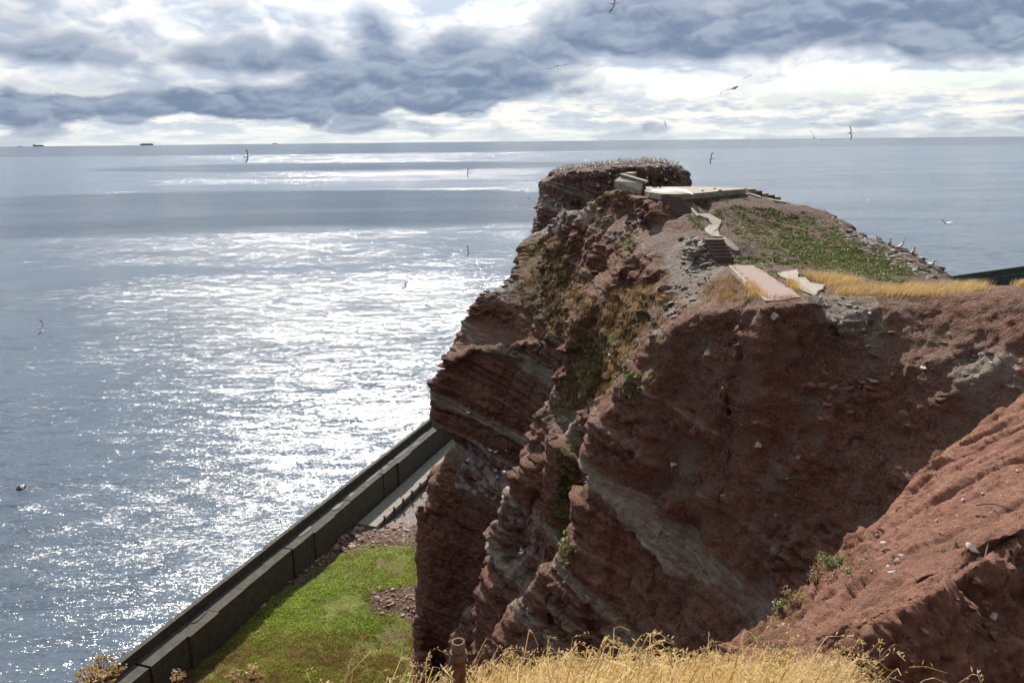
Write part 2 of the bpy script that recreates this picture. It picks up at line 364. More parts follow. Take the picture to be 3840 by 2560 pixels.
class Tin:
    def __init__(s, pts, x0, x1, y0, y1, h, zout):
        P = np.array(pts, float); k = np.unique(np.round(P[:, :2], 1), axis=0, return_index=True)[1]; P = P[np.sort(k)]
        vs, es, fs, ov, oe, of = delaunay_2d_cdt([Vector((p[0], p[1])) for p in P], [], [], 0, 1e-4)
        zs = [np.mean([P[j, 2] for j in o]) if o else 0 for o in ov]
        s.x0, s.y0, s.h = x0, y0, h
        gx = np.arange(x0, x1 + h * .5, h); gy = np.arange(y0, y1 + h * .5, h); Z = np.full((len(gx), len(gy)), zout, float)
        for f in fs:
            (ax, ay), (bx, by), (cx, cy) = [vs[i][:2] for i in f]; za, zb, zc = [zs[i] for i in f]
            i0, i1 = np.searchsorted(gx, min(ax, bx, cx)), np.searchsorted(gx, max(ax, bx, cx)) + 1
            j0, j1 = np.searchsorted(gy, min(ay, by, cy)), np.searchsorted(gy, max(ay, by, cy)) + 1
            if i0 >= len(gx) or j0 >= len(gy) or i1 <= 0 or j1 <= 0: continue
            X, Y = np.meshgrid(gx[i0:i1], gy[j0:j1], indexing='ij'); det = (by - cy) * (ax - cx) + (cx - bx) * (ay - cy)
            if abs(det) < 1e-9: continue
            l1 = ((by - cy) * (X - cx) + (cx - bx) * (Y - cy)) / det; l2 = ((cy - ay) * (X - cx) + (ax - cx) * (Y - cy)) / det; l3 = 1 - l1 - l2
            m = (l1 >= -1e-6) & (l2 >= -1e-6) & (l3 >= -1e-6)
            Z[i0:i1, j0:j1][m] = (l1 * za + l2 * zb + l3 * zc)[m]
        s.gx, s.gy, s.Z = gx, gy, Z
    def blur(s, it=1):
        for _ in range(it):
            p = np.pad(s.Z, 1, mode='edge'); s.Z = (p[:-2, 1:-1] + p[2:, 1:-1] + p[1:-1, :-2] + p[1:-1, 2:] + 2 * s.Z) / 6
    def __call__(s, x, y):
        u = np.clip((np.asarray(x) - s.x0) / s.h, 0, len(s.gx) - 1.001); v = np.clip((np.asarray(y) - s.y0) / s.h, 0, len(s.gy) - 1.001)
        i = u.astype(int); j = v.astype(int); a = u - i; b = v - j; Z = s.Z
        return Z[i, j] * (1 - a) * (1 - b) + Z[i + 1, j] * a * (1 - b) + Z[i, j + 1] * (1 - a) * b + Z[i + 1, j + 1] * a * b

VOX = 0.22
far = Tin(PTS, -16, 44, 9, 92, VOX, -3.0); far.blur(1)
def flatten(poly, zt, soft=3):
    """level the ground under something built"""
    X, Y = np.meshgrid(far.gx, far.gy, indexing='ij'); x, y = X.ravel(), Y.ravel(); m = np.zeros(len(x), bool); n = len(poly)
    for i in range(n):
        (x1, y1), (x2, y2) = poly[i][:2], poly[(i + 1) % n][:2]
        m ^= ((y1 > y) != (y2 > y)) & (x < (x2 - x1) * (y - y1) / (y2 - y1 + 1e-9) + x1)
    w = m.reshape(X.shape).astype(float)
    for _ in range(soft): p = np.pad(w, 1); w = np.maximum(w, (p[:-2, 1:-1] + p[2:, 1:-1] + p[1:-1, :-2] + p[1:-1, 2:]) / 4)
    T = zt(X, Y) if callable(zt) else zt
    far.Z = far.Z * (1 - w) + T * w
ZP, PZ = 47.35, 44.62
flatten([atz(*p, ZP) for p in ((2418, 717), (2478, 727), (2546, 728), (2597, 726), (2650, 721), (2700, 716), (2750, 712), (2790, 709), (2796, 706), (2740, 703), (2600, 700), (2420, 700))], ZP - .30, 1)
flatten([atz(*p, PZ) for p in ((2732, 992), (2826, 992), (2930, 1020), (2996, 1008), (3000, 1040), (3100, 1068), (3040, 1118), (2950, 1136), (2862, 1144))], PZ - .05, 3)
def ramp_z(a, b): return lambda X, Y: np.clip(a[2] + (b[2] - a[2]) * (Y - a[1]) / (b[1] - a[1]), min(a[2], b[2]), max(a[2], b[2])) - .22
_a, _b = atz(2480, 728, ZP), atz(2539, 811, 45.98); flatten([atz(2476, 726, ZP), atz(2550, 726, ZP), atz(2596, 814, 45.98), atz(2534, 814, 45.98)], ramp_z(_a, _b), 3)
_a, _b = atz(2640, 896, 45.62), atz(2680, 974, PZ); flatten([atz(2632, 894, 45.62), atz(2716, 894, 45.62), atz(2760, 976, PZ), atz(2672, 976, PZ)], ramp_z(_a, _b), 3)


# ------------------------------------------------------------------ photo-pixel of a place (used only to choose where plants grow)
_CI = np.array(CROT.inverted())
def proj(P):
    q = (np.asarray(P, float) - (0, 0, EYE)) @ _CI.T
    return np.stack([1920 + FPX * q[:, 0] / -q[:, 2], 1280 - FPX * q[:, 1] / -q[:, 2]], 1)
def inpoly(p, poly):
    x, y = p[:, 0], p[:, 1]; r = np.zeros(len(p), bool); n = len(poly)
    for i in range(n):
        (x1, y1), (x2, y2) = poly[i], poly[(i + 1) % n]
        r ^= ((y1 > y) != (y2 > y)) & (x < (x2 - x1) * (y - y1) / (y2 - y1 + 1e-9) + x1)
    return r

# ------------------------------------------------------------------ materials
def new_mat(name):
    m = bpy.data.materials.new(name); m.use_nodes = True; t = m.node_tree; t.nodes.clear(); N = NT(t)
    b = N.node('ShaderNodeBsdfPrincipled'); o = N.node('ShaderNodeOutputMaterial'); N.l.new(b.outputs[0], o.inputs[0])
    b.inputs['Specular IOR Level'].default_value = 0.25
    return m, N, b
def simple_mat(name, c, rough=0.8, var=0.25, scale=6.0, bump=0.0, spec=0.25, c2=None):
    m, N, b = new_mat(name); P = N.node('ShaderNodeNewGeometry').outputs['Position']
    n = N.noise(P, scale, 5, 0.6)
    c2 = c2 or tuple(v * (1 - 2 * var) for v in c)
    N.put(b.inputs['Base Color'], N.mix(N.sm(n, 0.3, 0.7), c2, c)); b.inputs['Roughness'].default_value = rough
    b.inputs['Specular IOR Level'].default_value = spec
    if bump: N.put(b.inputs['Normal'], N.bump(n, bump, 0.03))
    return m
def leaf_mat(name, ca, cb, cc, trans=0.5, gloss=0.05):
    """thin leaves and blades: every tuft with its own tone, light shines through"""
    m = bpy.data.materials.new(name); m.use_nodes = True; t = m.node_tree; t.nodes.clear(); N = NT(t)
    a = N.attr('tone'); c = N.ramp(a, [(0.0, ca), (0.5, cb), (1.0, cc)])
    d = N.node('ShaderNodeBsdfDiffuse'); N.put(d.inputs[0], c)
    tr = N.node('ShaderNodeBsdfTranslucent'); N.put(tr.inputs[0], c)
    g = N.node('ShaderNodeBsdfGlossy'); g.inputs['Roughness'].default_value = 0.45; g.inputs[0].default_value = (.8, .8, .8, 1)
    ms = N.node('ShaderNodeMixShader'); ms.inputs[0].default_value = trans; N.l.new(d.outputs[0], ms.inputs[1]); N.l.new(tr.outputs[0], ms.inputs[2])
    m2 = N.node('ShaderNodeMixShader'); m2.inputs[0].default_value = gloss; N.l.new(ms.outputs[0], m2.inputs[1]); N.l.new(g.outputs[0], m2.inputs[2])
    o = N.node('ShaderNodeOutputMaterial'); N.l.new(m2.outputs[0], o.inputs[0]); return m

BEDV = (0.40, 0.06, 1.0)
def rock_mat():
    m, N, b = new_mat('red_sandstone')
    g = N.node('ShaderNodeNewGeometry'); P = g.outputs['Position']; nz = N.sep(g.outputs['Normal'])[2]
    s = N.vmath('DOT_PRODUCT', P, BEDV)
    s = N.math('ADD', s, N.math('MULTIPLY', N.math('SUBTRACT', N.noise(P, 0.11, 2), 0.5), 1.6))
    s = N.math('ADD', s, N.math('MULTIPLY', N.math('SUBTRACT', N.noise(P, 0.9, 4), 0.5), 0.35))
    # beds: pale sandstone bands between the red mudstones
    bands = [(20, 0), (27.0, 0), (27.5, .75), (28.5, .55), (28.8, 0), (29.6, 0), (29.7, .6), (30.0, 0), (31.5, 0), (31.7, .8), (32.2, .6), (32.5, 0), (34.0, .0), (34.1, .4), (34.3, 0),
             (37.3, 0), (37.6, .9), (38.6, .75), (39.2, 0), (41.0, 0), (41.15, .55), (41.5, 0), (44, 0), (44.2, .6), (44.5, 0), (46.8, 0), (47.1, .4), (47.5, 0), (50, 0), (50.6, .65), (52, .5), (52.6, 0)]
    pale = N.ramp(N.math('DIVIDE', N.math('SUBTRACT', s, 20.0), 40.0), [((a - 20) / 40.0, v) for a, v in bands])
    pale = N.math('MAXIMUM', pale, N.attr('pale'))
    lam = N.noise(N.comb(N.math('MULTIPLY', s, 5.0), N.math('MULTIPLY', N.sep(P)[0], 0.12), N.math('MULTIPLY', N.sep(P)[1], 0.12)), 1.0, 5, 0.65)
    big = N.noise(P, 0.25, 5, 0.6); fine = N.noise(P, 3.2, 8, 0.7)
    red = N.mix(N.sm(big, 0.3, 0.7), (0.150, 0.052, 0.031), (0.28, 0.122, 0.076))
    red = N.mix(N.math('MULTIPLY', N.sm(lam, 0.47, 0.66), 0.7), red, (0.33, 0.185, 0.125))
    red = N.mix(N.math('MULTIPLY', N.sm(lam, 0.48, 0.32), 0.7), red, (0.10, 0.04, 0.032))
    brk = N.sm(N.math('ADD', fine, N.math('MULTIPLY', big, 0.5)), 0.55, 0.8)
    paleM = N.math('MULTIPLY', N.math('MINIMUM', N.math('MULTIPLY', pale, 1.35), 1.0), N.math('SUBTRACT', 1.0, N.math('MULTIPLY', brk, 0.5)))
    red = N.mix(N.math('MULTIPLY', N.sm(fine, .49, .62), .6), red, (0.34, 0.215, 0.155)); red = N.mix(N.math('MULTIPLY', N.sm(fine, .47, .36), .7), red, (0.06, 0.026, 0.02))
    paleM = N.math('MAXIMUM', paleM, N.math('MULTIPLY', N.attr('pale'), N.math('SUBTRACT', 0.95, N.math('MULTIPLY', brk, .35))))
    c = N.mix(paleM, red, N.mix(N.sm(lam, .3, .7), (0.36, 0.31, 0.22), (0.66, 0.60, 0.48)))
    # loose soil on flat places and in the bowl
    soilN = N.noise(P, 7.0, 8, 0.75)
    soil = N.mix(N.sm(soilN, 0.34, 0.66), (0.115, 0.048, 0.032), (0.32, 0.18, 0.125))
    soil = N.mix(N.sm(N.noise(P, 0.7, 4), 0.52, 0.68), soil, (0.24, 0.18, 0.145))
    top = N.math('MAXIMUM', N.attr('soil'), N.sm(nz, 0.62, 0.88))
    soil = N.mix(N.math('MULTIPLY', N.attr('hill'), 0.75), soil, N.mix(N.sm(soilN, .36, .64), (0.062, 0.046, 0.037), (0.225, 0.178, 0.152)))
    c = N.mix(N.math('MULTIPLY', top, 0.9), c, soil)
    # stones in the soil
    v = N.voro(P, 5.5); st = N.math('MULTIPLY', N.math('SUBTRACT', 1.0, N.sm(v, 0.10, 0.20)), N.sm(N.noise(P, 0.8, 3), 0.5, 0.62))
    c = N.mix(N.math('MULTIPLY', st, N.math('MULTIPLY', top, 0.8)), c, (0.42, 0.38, 0.34))
    # grey rubble, white droppings, lichen and dead roots
    c = N.mix(N.math('MULTIPLY', N.attr('grey'), N.sm(fine, 0.36, 0.55)), c, (0.37, 0.35, 0.31))
    c = N.mix(N.math('MULTIPLY', N.attr('guano'), N.sm(N.noise(N.mapping(P, scale=(1, 1, .35)), 2.2, 6, .7), 0.46, 0.60)), c, (0.60, 0.60, 0.62))
    c = N.mix(N.math('MULTIPLY', N.attr('moss'), N.sm(N.noise(P, 1.7, 6, .7), 0.40, 0.6)), c, (0.105, 0.088, 0.035))
    N.put(b.inputs['Base Color'], c); b.inputs['Roughness'].default_value = 0.85
    cr = N.voro(N.mapping(P, scale=(1, 1, 2.2)), 1.6, 'DISTANCE_TO_EDGE'); crack = N.sm(cr, 0.0, 0.06)
    h = N.math('ADD', N.math('MULTIPLY', fine, 1.0), N.math('MULTIPLY', crack, 0.25))
    h = N.math('ADD', h, N.math('MULTIPLY', lam, 0.6)); h = N.math('ADD', h, N.math('MULTIPLY', soilN, 0.6))
    h = N.math('ADD', h, N.math('MULTIPLY', N.noise(P, 11.0, 5, .7), .45))
    N.put(b.inputs['Normal'], N.bump(h, 1.0, 0.26))
    return m
M_ROCK = rock_mat()

# ------------------------------------------------------------------ headland mesh
BED = np.array(BEDV)
def strata(P, seed, tmin, tmax):
    """a random step for each bed of rock"""
    r = np.random.default_rng(seed); b = np.cumsum(r.uniform(tmin, tmax, 500)); v = r.uniform(-1, 1, 501)
    s = P @ BED + 40 + 0.9 * perlin(P / 9.0) + 0.10 * perlin(P / 1.3)
    k = np.minimum(np.searchsorted(b, s), 499); lo = np.where(k > 0, b[np.maximum(k - 1, 0)], 0); hi = b[k]
    t = (s - lo) / np.maximum(hi - lo, 1e-3); e = sstep(t, 0, .10)
    return v[np.maximum(k - 1, 0)] * (1 - e) + v[k] * e
def rockify(V, N, soil, amp=1.0, even=0.0):
    """ledges, blocks, cracks and clods pushed out of a smooth body"""
    steep = sstep(1 - np.abs(N[:, 2]), 0.15, 0.6); hard = steep * (1 - soil)
    m1 = np.clip(0.35 + 1.3 * perlin(V / 4.5 + 5), 0, 1.3); blk = 1 - 0.72 * even
    d = hard * (0.50 * strata(V, 1, 0.8, 3.2) * m1 * (1 - .4 * even) + 0.24 * strata(V, 2, 0.14, 0.6) * (0.4 + .8 * np.clip(perlin(V / 2.2 + 60) + .3, 0, 1)))
    d += hard * blk * 0.5 * ridged(V * (1, 1, .8) / 7.0 + 2, 2) + soil * steep * 0.55 * fbm(V / 6.0 + 8, 2)
    q = V * (1, 1, 1.9); q = q + 0.35 * np.stack([perlin(q * .8), perlin(q * .8 + 40), perlin(q * .8 + 80)], 1)
    a1, a2, idr = worley(q / 1.5); w8 = hard * blk * np.clip(.45 + 1.2 * perlin(V / 5 + 90), 0, 1.2); d += w8 * (0.60 * (idr - 0.5) - 0.16 * (1 - sstep(a2 - a1, 0, 0.12)))
    b1, b2, idb = worley(q / 0.55 + 9); d += (w8 * 0.32 + hard * .06 + 0.03) * (idb - 0.5) - w8 * 0.05 * (1 - sstep(b2 - b1, 0, 0.15))
    fl = V * (1, 1, 0.32)                                                   # gullies washed down the face
    d += (hard * 0.75 * blk + 0.16 * soil * steep) * ridged(fl / 3.4, 4)
    d += (0.30 * steep + 0.10) * fbm(V / 2.4 + 3, 4) + (0.06 + 0.19 * steep) * ridged(V / 0.8 + 11, 3) * (1 - .5 * even)
    c1, c2, idc = worley(V / 0.9 + 30); e1, e2, ide = worley(V / 0.4 + 70); d += soil * steep * (0.30 * (0.55 - c1) * (idc > .5) + 0.15 * (.55 - e1) * (ide > .4))
    D = N.copy(); D[:, 2] *= (1 - 0.65 * hard); 
    return V + D * (d * amp)[:, None]
def build_headland():
    zs = np.arange(-2.0, 49.5, VOX)
    f = (zs[None, None, :] - far.Z[:, :, None]).astype(np.float32)
    f[0, :, :] = f[-1, :, :] = 1; f[:, 0, :] = 1; f[:, -1, :] = 1
    V, F = surface_nets(f, (far.x0, far.y0, zs[0]), VOX); del f
    V = smooth_mesh(V, F, 2, 0.5)
    nrm = vnormals(V, F)
    # leave out what faces away behind the crest below the top, and what is under the sea
    fc = V[F].mean(1); fn = nrm[F].mean(1); view = np.array([0, 0, EYE]) - fc
    back = ((fn * view).sum(1) / np.linalg.norm(view, axis=1) < -0.35) & (fc[:, 2] < 40)
    fp = proj(fc); outside = (fp[:, 0] > 4350) | (fp[:, 1] > 2950) | (fc[:, 1] < 16)
    F = F[~back & ~outside & (fc[:, 2] > -1.6)]
    u, inv = np.unique(F, return_inverse=True); V = V[u]; F = inv.reshape(F.shape).astype(np.int32)
    V, F = subdivide(V, F)
    N = vnormals(V, F)
    x, y, z = V.T
    pp = proj(V)
    bowl = sstep(x + 0.55 * (y - 30), 6.5, 9.5) * (1 - sstep(y, 34, 38)) * sstep(z, 27, 33)
    soil = np.clip(bowl * (0.9 + 0.5 * perlin(V / 4)) * sstep(perlin(V / 2.1 + 7), -.55, .05), 0, 1)
    soil = np.maximum(soil, sstep(N[:, 2], 0.75, 0.95))
    path = inpoly(pp, [(2700, 985), (2850, 985), (3120, 1070), (3060, 1125), (2940, 1150), (2850, 1155)]) | inpoly(pp, [(2400, 690), (2830, 690), (2830, 735), (2700, 770), (2620, 830), (2520, 830), (2460, 760), (2410, 735)]) | inpoly(pp, [(2610, 880), (2770, 880), (2800, 985), (2650, 985)])
    even = (inpoly(pp, [(1500, 1400), (1640, 1400), (1800, 1310), (2100, 1380), (2110, 1800), (1900, 2450), (1900, 2700), (1500, 2700)]) & (y > 51)).astype(float)
    W = rockify(V, N, soil, amp=np.where(path & (z > 43), 0.12, 1.0), even=even)
    notch = np.exp(-((pp[:, 1] - 1700 - .35 * (pp[:, 0] - 1680)) / 62) ** 2) * (1 - sstep(pp[:, 0], 1700, 1860)) * (y > 54); W[:, 0] += 1.9 * notch; W[:, 1] += .9 * notch
    pp = pp + 34 * np.stack([fbm(V / 1.6, 3), fbm(V / 1.6 + 50, 3)], 1) * (40 / np.maximum(y, 20))[:, None]
    def pm(poly, zmin=-9, soft=None): return (inpoly(pp, poly) & (z > zmin)).astype(float)
    moss = pm([(1925, 1060), (2000, 900), (2080, 860), (2160, 930), (2190, 1050), (2230, 1150), (2190, 1290), (2080, 1260), (1980, 1190)]) * .9
    moss = np.maximum(moss, pm([(2300, 1090), (2420, 1060), (2540, 1130), (2440, 1260), (2330, 1400), (2280, 1500), (2140, 1560), (2060, 1560), (2110, 1450), (2200, 1330)]) * .7)
    moss = np.maximum(moss, pm([(3050, 1000), (3700, 1040), (3700, 1100), (3050, 1110)]) * .5)
    grey = pm([(2560, 880), (2680, 950), (2720, 1000), (2640, 1110), (2560, 1180), (2480, 1290), (2440, 1250), (2540, 1100), (2500, 960)]) * .5
    grey = np.maximum(grey, pm([(3020, 1090), (3280, 1110), (3350, 1260), (3280, 1320), (3100, 1240), (3000, 1150)]) * .7)
    grey = np.maximum(grey, pm([(3560, 1340), (3840, 1330), (3840, 1470), (3640, 1470)]) * .5)
    guano = pm([(2030, 770), (2260, 760), (2240, 830), (2060, 900), (2010, 900)]) * .8 + pm([(1650, 1650), (1760, 1640), (1960, 1760), (1960, 1900), (1700, 1830)]) * .7
    guano = np.maximum(guano, pm([(1800, 1070), (1960, 1050), (1900, 1130), (1800, 1120)]) * .6 + pm([(1880, 1900), (2080, 1900), (2060, 2130), (1880, 2130)]) * .35)
    guano = np.maximum(guano, pm([(3150, 820), (3560, 1050), (3450, 1040), (3150, 900)]) * .35)
    pale = pm([(2320, 1800), (2400, 1820), (2560, 1950), (2720, 2100), (2740, 2190), (2690, 2200), (2560, 2130), (2440, 2010), (2350, 1900)]) + pm([(2330, 2330), (2400, 2340), (2470, 2420), (2440, 2470), (2360, 2420)]) * .8
    hill = sstep(z, 43, 44) * sstep(y, 38, 42) * sstep(N[:, 2], .6, .85)
    at_ = dict(hill=hill, pale=pale, soil=soil * (1 - .7 * pale), moss=moss, grey=grey, guano=np.clip(guano, 0, 1))
    return W, F, at_
HV, HF, HA = build_headland()
headland = tag(np_mesh('headland', HV, HF, M_ROCK, smooth=False, attrs=HA), 'red layered sandstone headland falling steeply to the shore', kind='structure')
HN = vnormals(HV, HF)
print('headland quads', len(HF))

# ------------------------------------------------------------------ near slope and the brink we stand on
PTS = []
ridgeN = chain([(2540, 2560, 10.8), (2686, 2443, 11.4), (2844, 2316, 12.2), (2926, 2270, 12.5), (3048, 2183, 13.1), (3100, 2095, 13.7), (3150, 2010, 14.3), (3285, 1908, 15.2), (3375, 1815, 16.1), (3456, 1715, 17), (3548, 1647, 17.8), (3660, 1570, 18.6), (3840, 1448, 20.2), (4200, 1260, 23), (4500, 1180, 25)])
raw([(x + .5, y + 1.2, z - 2.2) for x, y, z in ridgeN]); raw([(x + 1.5, y + 4.0, z - 12) for x, y, z in ridgeN]); raw([(x + 2.0, y + 6.0, z - 22) for x, y, z in ridgeN])
chain([(2700, 2560, 10.3), (2900, 2430, 10.9), (3080, 2290, 11.5), (3250, 2150, 12.1), (3380, 2020, 13), (3560, 1850, 14.6), (3700, 1700, 16.2), (3840, 1600, 17)])
chain([(2930, 2520, 9.4), (3030, 2380, 9.9), (3200, 2260, 10.3), (3400, 2140, 10.8), (3600, 2030, 11.5), (3840, 1900, 12.4), (4300, 1700, 13.5)])   # upper side of the lit strip
ridge2 = chain([(2960, 2600, 8.6), (3060, 2480, 8.9), (3250, 2310, 9.5), (3400, 2240, 9.8), (3500, 2190, 10.1), (3660, 2070, 10.7), (3840, 1960, 11.4), (4300, 1760, 12.4)])
raw([(x - .05, y - .35, z - .75) for x, y, z in ridge2]); raw([(x - .1, y - .8, z - 1.5) for x, y, z in ridge2]); raw([(x - .2, y - 1.6, z - 2.3) for x, y, z in ridge2])
raw([(3.0, 5.6, 41.5), (6.0, 6.2, 42.0), (10, 7, 43), (14, 7, 44)]); raw([(3.2, 3.4, 43.6), (8, 3, 45), (14, 3, 47)], False)
def brink(x, y): return EYE - 1.1 - 0.62 * y - 0.05 * abs(x)
edge0 = [(-9, .9), (-3, 1.4), (-1.2, 2.0), (-.6, 2.9), (0, 3.7), (.7, 4.1), (1.35, 3.9), (1.6, 3.0), (1.6, 1.6), (1.9, .6), (3, -.4), (9, -1)]
raw([(x, y, EYE - 1.25 - 0.45 * max(y, 0)) for x, y in [(-9, -2), (-2, -2), (0, -1), (0, .5), (.8, 1), (-.5, .8), (0, 2), (.8, 2.2), (9, -3)]], False)
raw([(x, y, EYE - 0.78 * max(y, .3) - 0.35) for x, y in edge0], True)
raw([(x * 1.05 + (0.35 if x > 1.4 else 0), y + .55, EYE - 0.78 * max(y, .3) - 1.9) for x, y in edge0], True)
raw([(-9, 4, 8), (-3, 5, 8), (-.6, 6.2, 8), (.6, 7.2, 10), (1.8, 8.6, 16), (1.4, 6.2, 36)], True)
nearT = Tin(PTS, -9, 26, -2.5, 34, 0.08, 4.0); nearT.blur(3)

def soil_mat():
    m, N, b = new_mat('red_soil'); g = N.node('ShaderNodeNewGeometry'); P = g.outputs['Position']
    big = N.noise(P, 0.6, 4); mid = N.noise(P, 4.0, 6, .65); fine = N.noise(P, 26.0, 8, 0.75)
    c = N.mix(N.sm(mid, 0.3, 0.7), (0.32, 0.147, 0.098), (0.49, 0.252, 0.175))
    c = N.mix(N.math('MULTIPLY', N.sm(fine, 0.5, 0.72), .7), c, (0.60, 0.38, 0.28))
    c = N.mix(N.math('MULTIPLY', N.sm(fine, 0.48, 0.28), .75), c, (0.15, 0.06, 0.04))
    c = N.mix(N.math('MULTIPLY', N.sm(big, 0.52, 0.66), .55), c, (0.25, 0.13, 0.09))
    v = N.voro(P, 14.0); st = N.math('MULTIPLY', N.math('SUBTRACT', 1.0, N.sm(v, 0.10, 0.17)), N.sm(N.noise(P, 2.3, 3), 0.56, 0.66))
    c = N.mix(N.math('MULTIPLY', st, .7), c, (0.45, 0.33, 0.26))
    c = N.mix(N.math('MULTIPLY', N.attr('moss'), N.sm(N.noise(P, 5, 6, .7), 0.38, 0.6)), c, (0.16, 0.115, 0.045))
    N.put(b.inputs['Base Color'], c); b.inputs['Roughness'].default_value = 0.9
    h = N.math('ADD', N.math('MULTIPLY', fine, 1.0), N.math('MULTIPLY', mid, 1.0)); h = N.math('ADD', h, N.math('MULTIPLY', st, 0.4))
    N.put(b.inputs['Normal'], N.bump(h, 1.0, 0.13)); return m
M_SOIL = soil_mat()
def build_near():
    az = np.concatenate([np.linspace(-62, -1, 60), np.arange(-0.6, 38, 0.115), np.linspace(38.5, 60, 20)]) * math.pi / 180
    r = np.concatenate([np.geomspace(.7, 7.9, 110), np.arange(8, 11.5, .018), np.arange(11.5, 24, .030), np.geomspace(24.1, 42, 40)])
    A, Rr = np.meshgrid(az, r, indexing='ij'); X = np.sin(A) * Rr; Y = np.cos(A) * Rr
    Z = nearT(X.ravel(), Y.ravel()); V = np.stack([X.ravel(), Y.ravel(), Z], 1); n, k = A.shape
    I = np.arange(n * k).reshape(n, k); F = np.stack([I[:-1, :-1], I[:-1, 1:], I[1:, 1:], I[1:, :-1]], -1).reshape(-1, 4)[:, ::-1]
    c = V[F]; F = F[(c[:, :, 2].max(1) - c[:, :, 2].min(1) < 3.0) & (c[:, :, 2].min(1) > 20)]
    N = vnormals(V, F); N[:, 2] = np.maximum(N[:, 2], .05)
    x, y, z = V.T
    u = -.36 * x + .93 * y; w = .93 * x + .36 * y                      # w runs along the rills
    pp = proj(V)
    sunny = sstep(y, 8.5, 11)
    steepF = sstep(1 - N[:, 2], 0.2, 0.5)
    wz = .35 * perlin(V / 1.5)
    def groove(su, sw, off, ex): return (1 - np.abs(perlin(np.stack([u / su + wz, w / sw, z * 0 + off], 1)))) ** ex
    pat = sstep(perlin(V / 1.7 + 21), -.25, .35)
    d = -0.22 * sunny * (.3 + .7 * pat) * groove(.95, 5.5, 1.37, 7) - 0.16 * sunny * groove(.45, 2.4, 5.41, 6) * sstep(perlin(V / 1.1 + 33), -.3, .3) + .03 * sunny * perlin(np.stack([u / .12, w / .5, z * 0], 1))
    def scarp(su, sw, off, amp):                                   # small steps facing us, broken along their length
        t = u / su + 1.1 * perlin(np.stack([w / sw, u / 2.5, z * 0 + off], 1)) + .07 * perlin(V / .3 + off); f = t - np.floor(t); a = sstep(perlin(np.stack([w / (sw * .8), np.floor(t) * 3.7, z * 0 + off + .5], 1)), -.35, .12)
        return -amp * a * np.where(f < .9, f / .9, (1 - f) / .1)
    d += sunny * (scarp(.70, 8.5, 2.3, .12) + scarp(.31, 4.5, 7.7, .055) + scarp(.14, 1.8, 12.1, .025))
    d += 0.08 * fbm(V / 2.2, 2) + 0.05 * fbm(V / .4 + 3, 3)
    d *= .25 + .75 * sstep(N[:, 2], .2, .5)
    g1, g2, idg = worley(V / .10 + 8); d += 0.030 * (idg - .5) * (sunny * .6 + .6) - .02 * (1 - sstep(g2 - g1, 0, .15))
    a1, a2, ida = worley(V / 0.55 + 3); b1, b2, idb = worley(V / .24 + 40); bank = inpoly(pp, [(3040, 2520), (3260, 2330), (3500, 2210), (3840, 1990), (3900, 2600), (3000, 2600)]) & (z < EYE - 4)
    bk = bank.astype(float)
    d += bk * (0.25 * ridged(V / 1.1 + 4, 3) + 0.34 * (0.5 - a1) * (ida > .35) + 0.20 * (.5 - b1) * (idb > .35) + .07 * ridged(V / .2 + 6, 2))
    brow = inpoly(pp, [(2600, 2500), (2850, 2290), (3040, 2160), (3100, 2000), (3260, 1960), (3300, 2150), (3050, 2330), (2900, 2480)]) & (y > 9)
    bw = brow.astype(float)
    d += bw * (0.16 * ridged(V / .8 + 9, 3) + 0.10 * (ida - .5) + 0.08 * (idb - .5)) * sstep(N[:, 2], .3, .6)
    rimz = np.exp(-((y - np.interp(x, [q[0] for q in ridgeN], [q[1] for q in ridgeN])) / .5) ** 2) * (y > 11); d += rimz * (.10 * (ida - .5) + .08 * (idb - .5)) * sstep(N[:, 2], .3, .6)
    d = np.where(np.hypot(x, y) < 5, 0.02 * fbm(V / .3, 2), d)
    D = N.copy()
    moss = (inpoly(pp, [(2740, 2450), (2900, 2290), (3040, 2260), (3020, 2330), (2920, 2450)]) & (y > 9)) * .8
    return V + D * d[:, None], F, dict(moss=moss.astype(float))
NV, NF, NA = build_near()
u_, inv_ = np.unique(NF, return_inverse=True); NV = NV[u_]; NA = {k: v[u_] for k, v in NA.items()}; NF = inv_.reshape(NF.shape).astype(np.int32)
near_slope = tag(np_mesh('slope', NV, NF, M_SOIL, smooth=False, attrs=NA), 'bare red earth slope washed into rills in the foreground', kind='structure')
NN = vnormals(NV, NF)

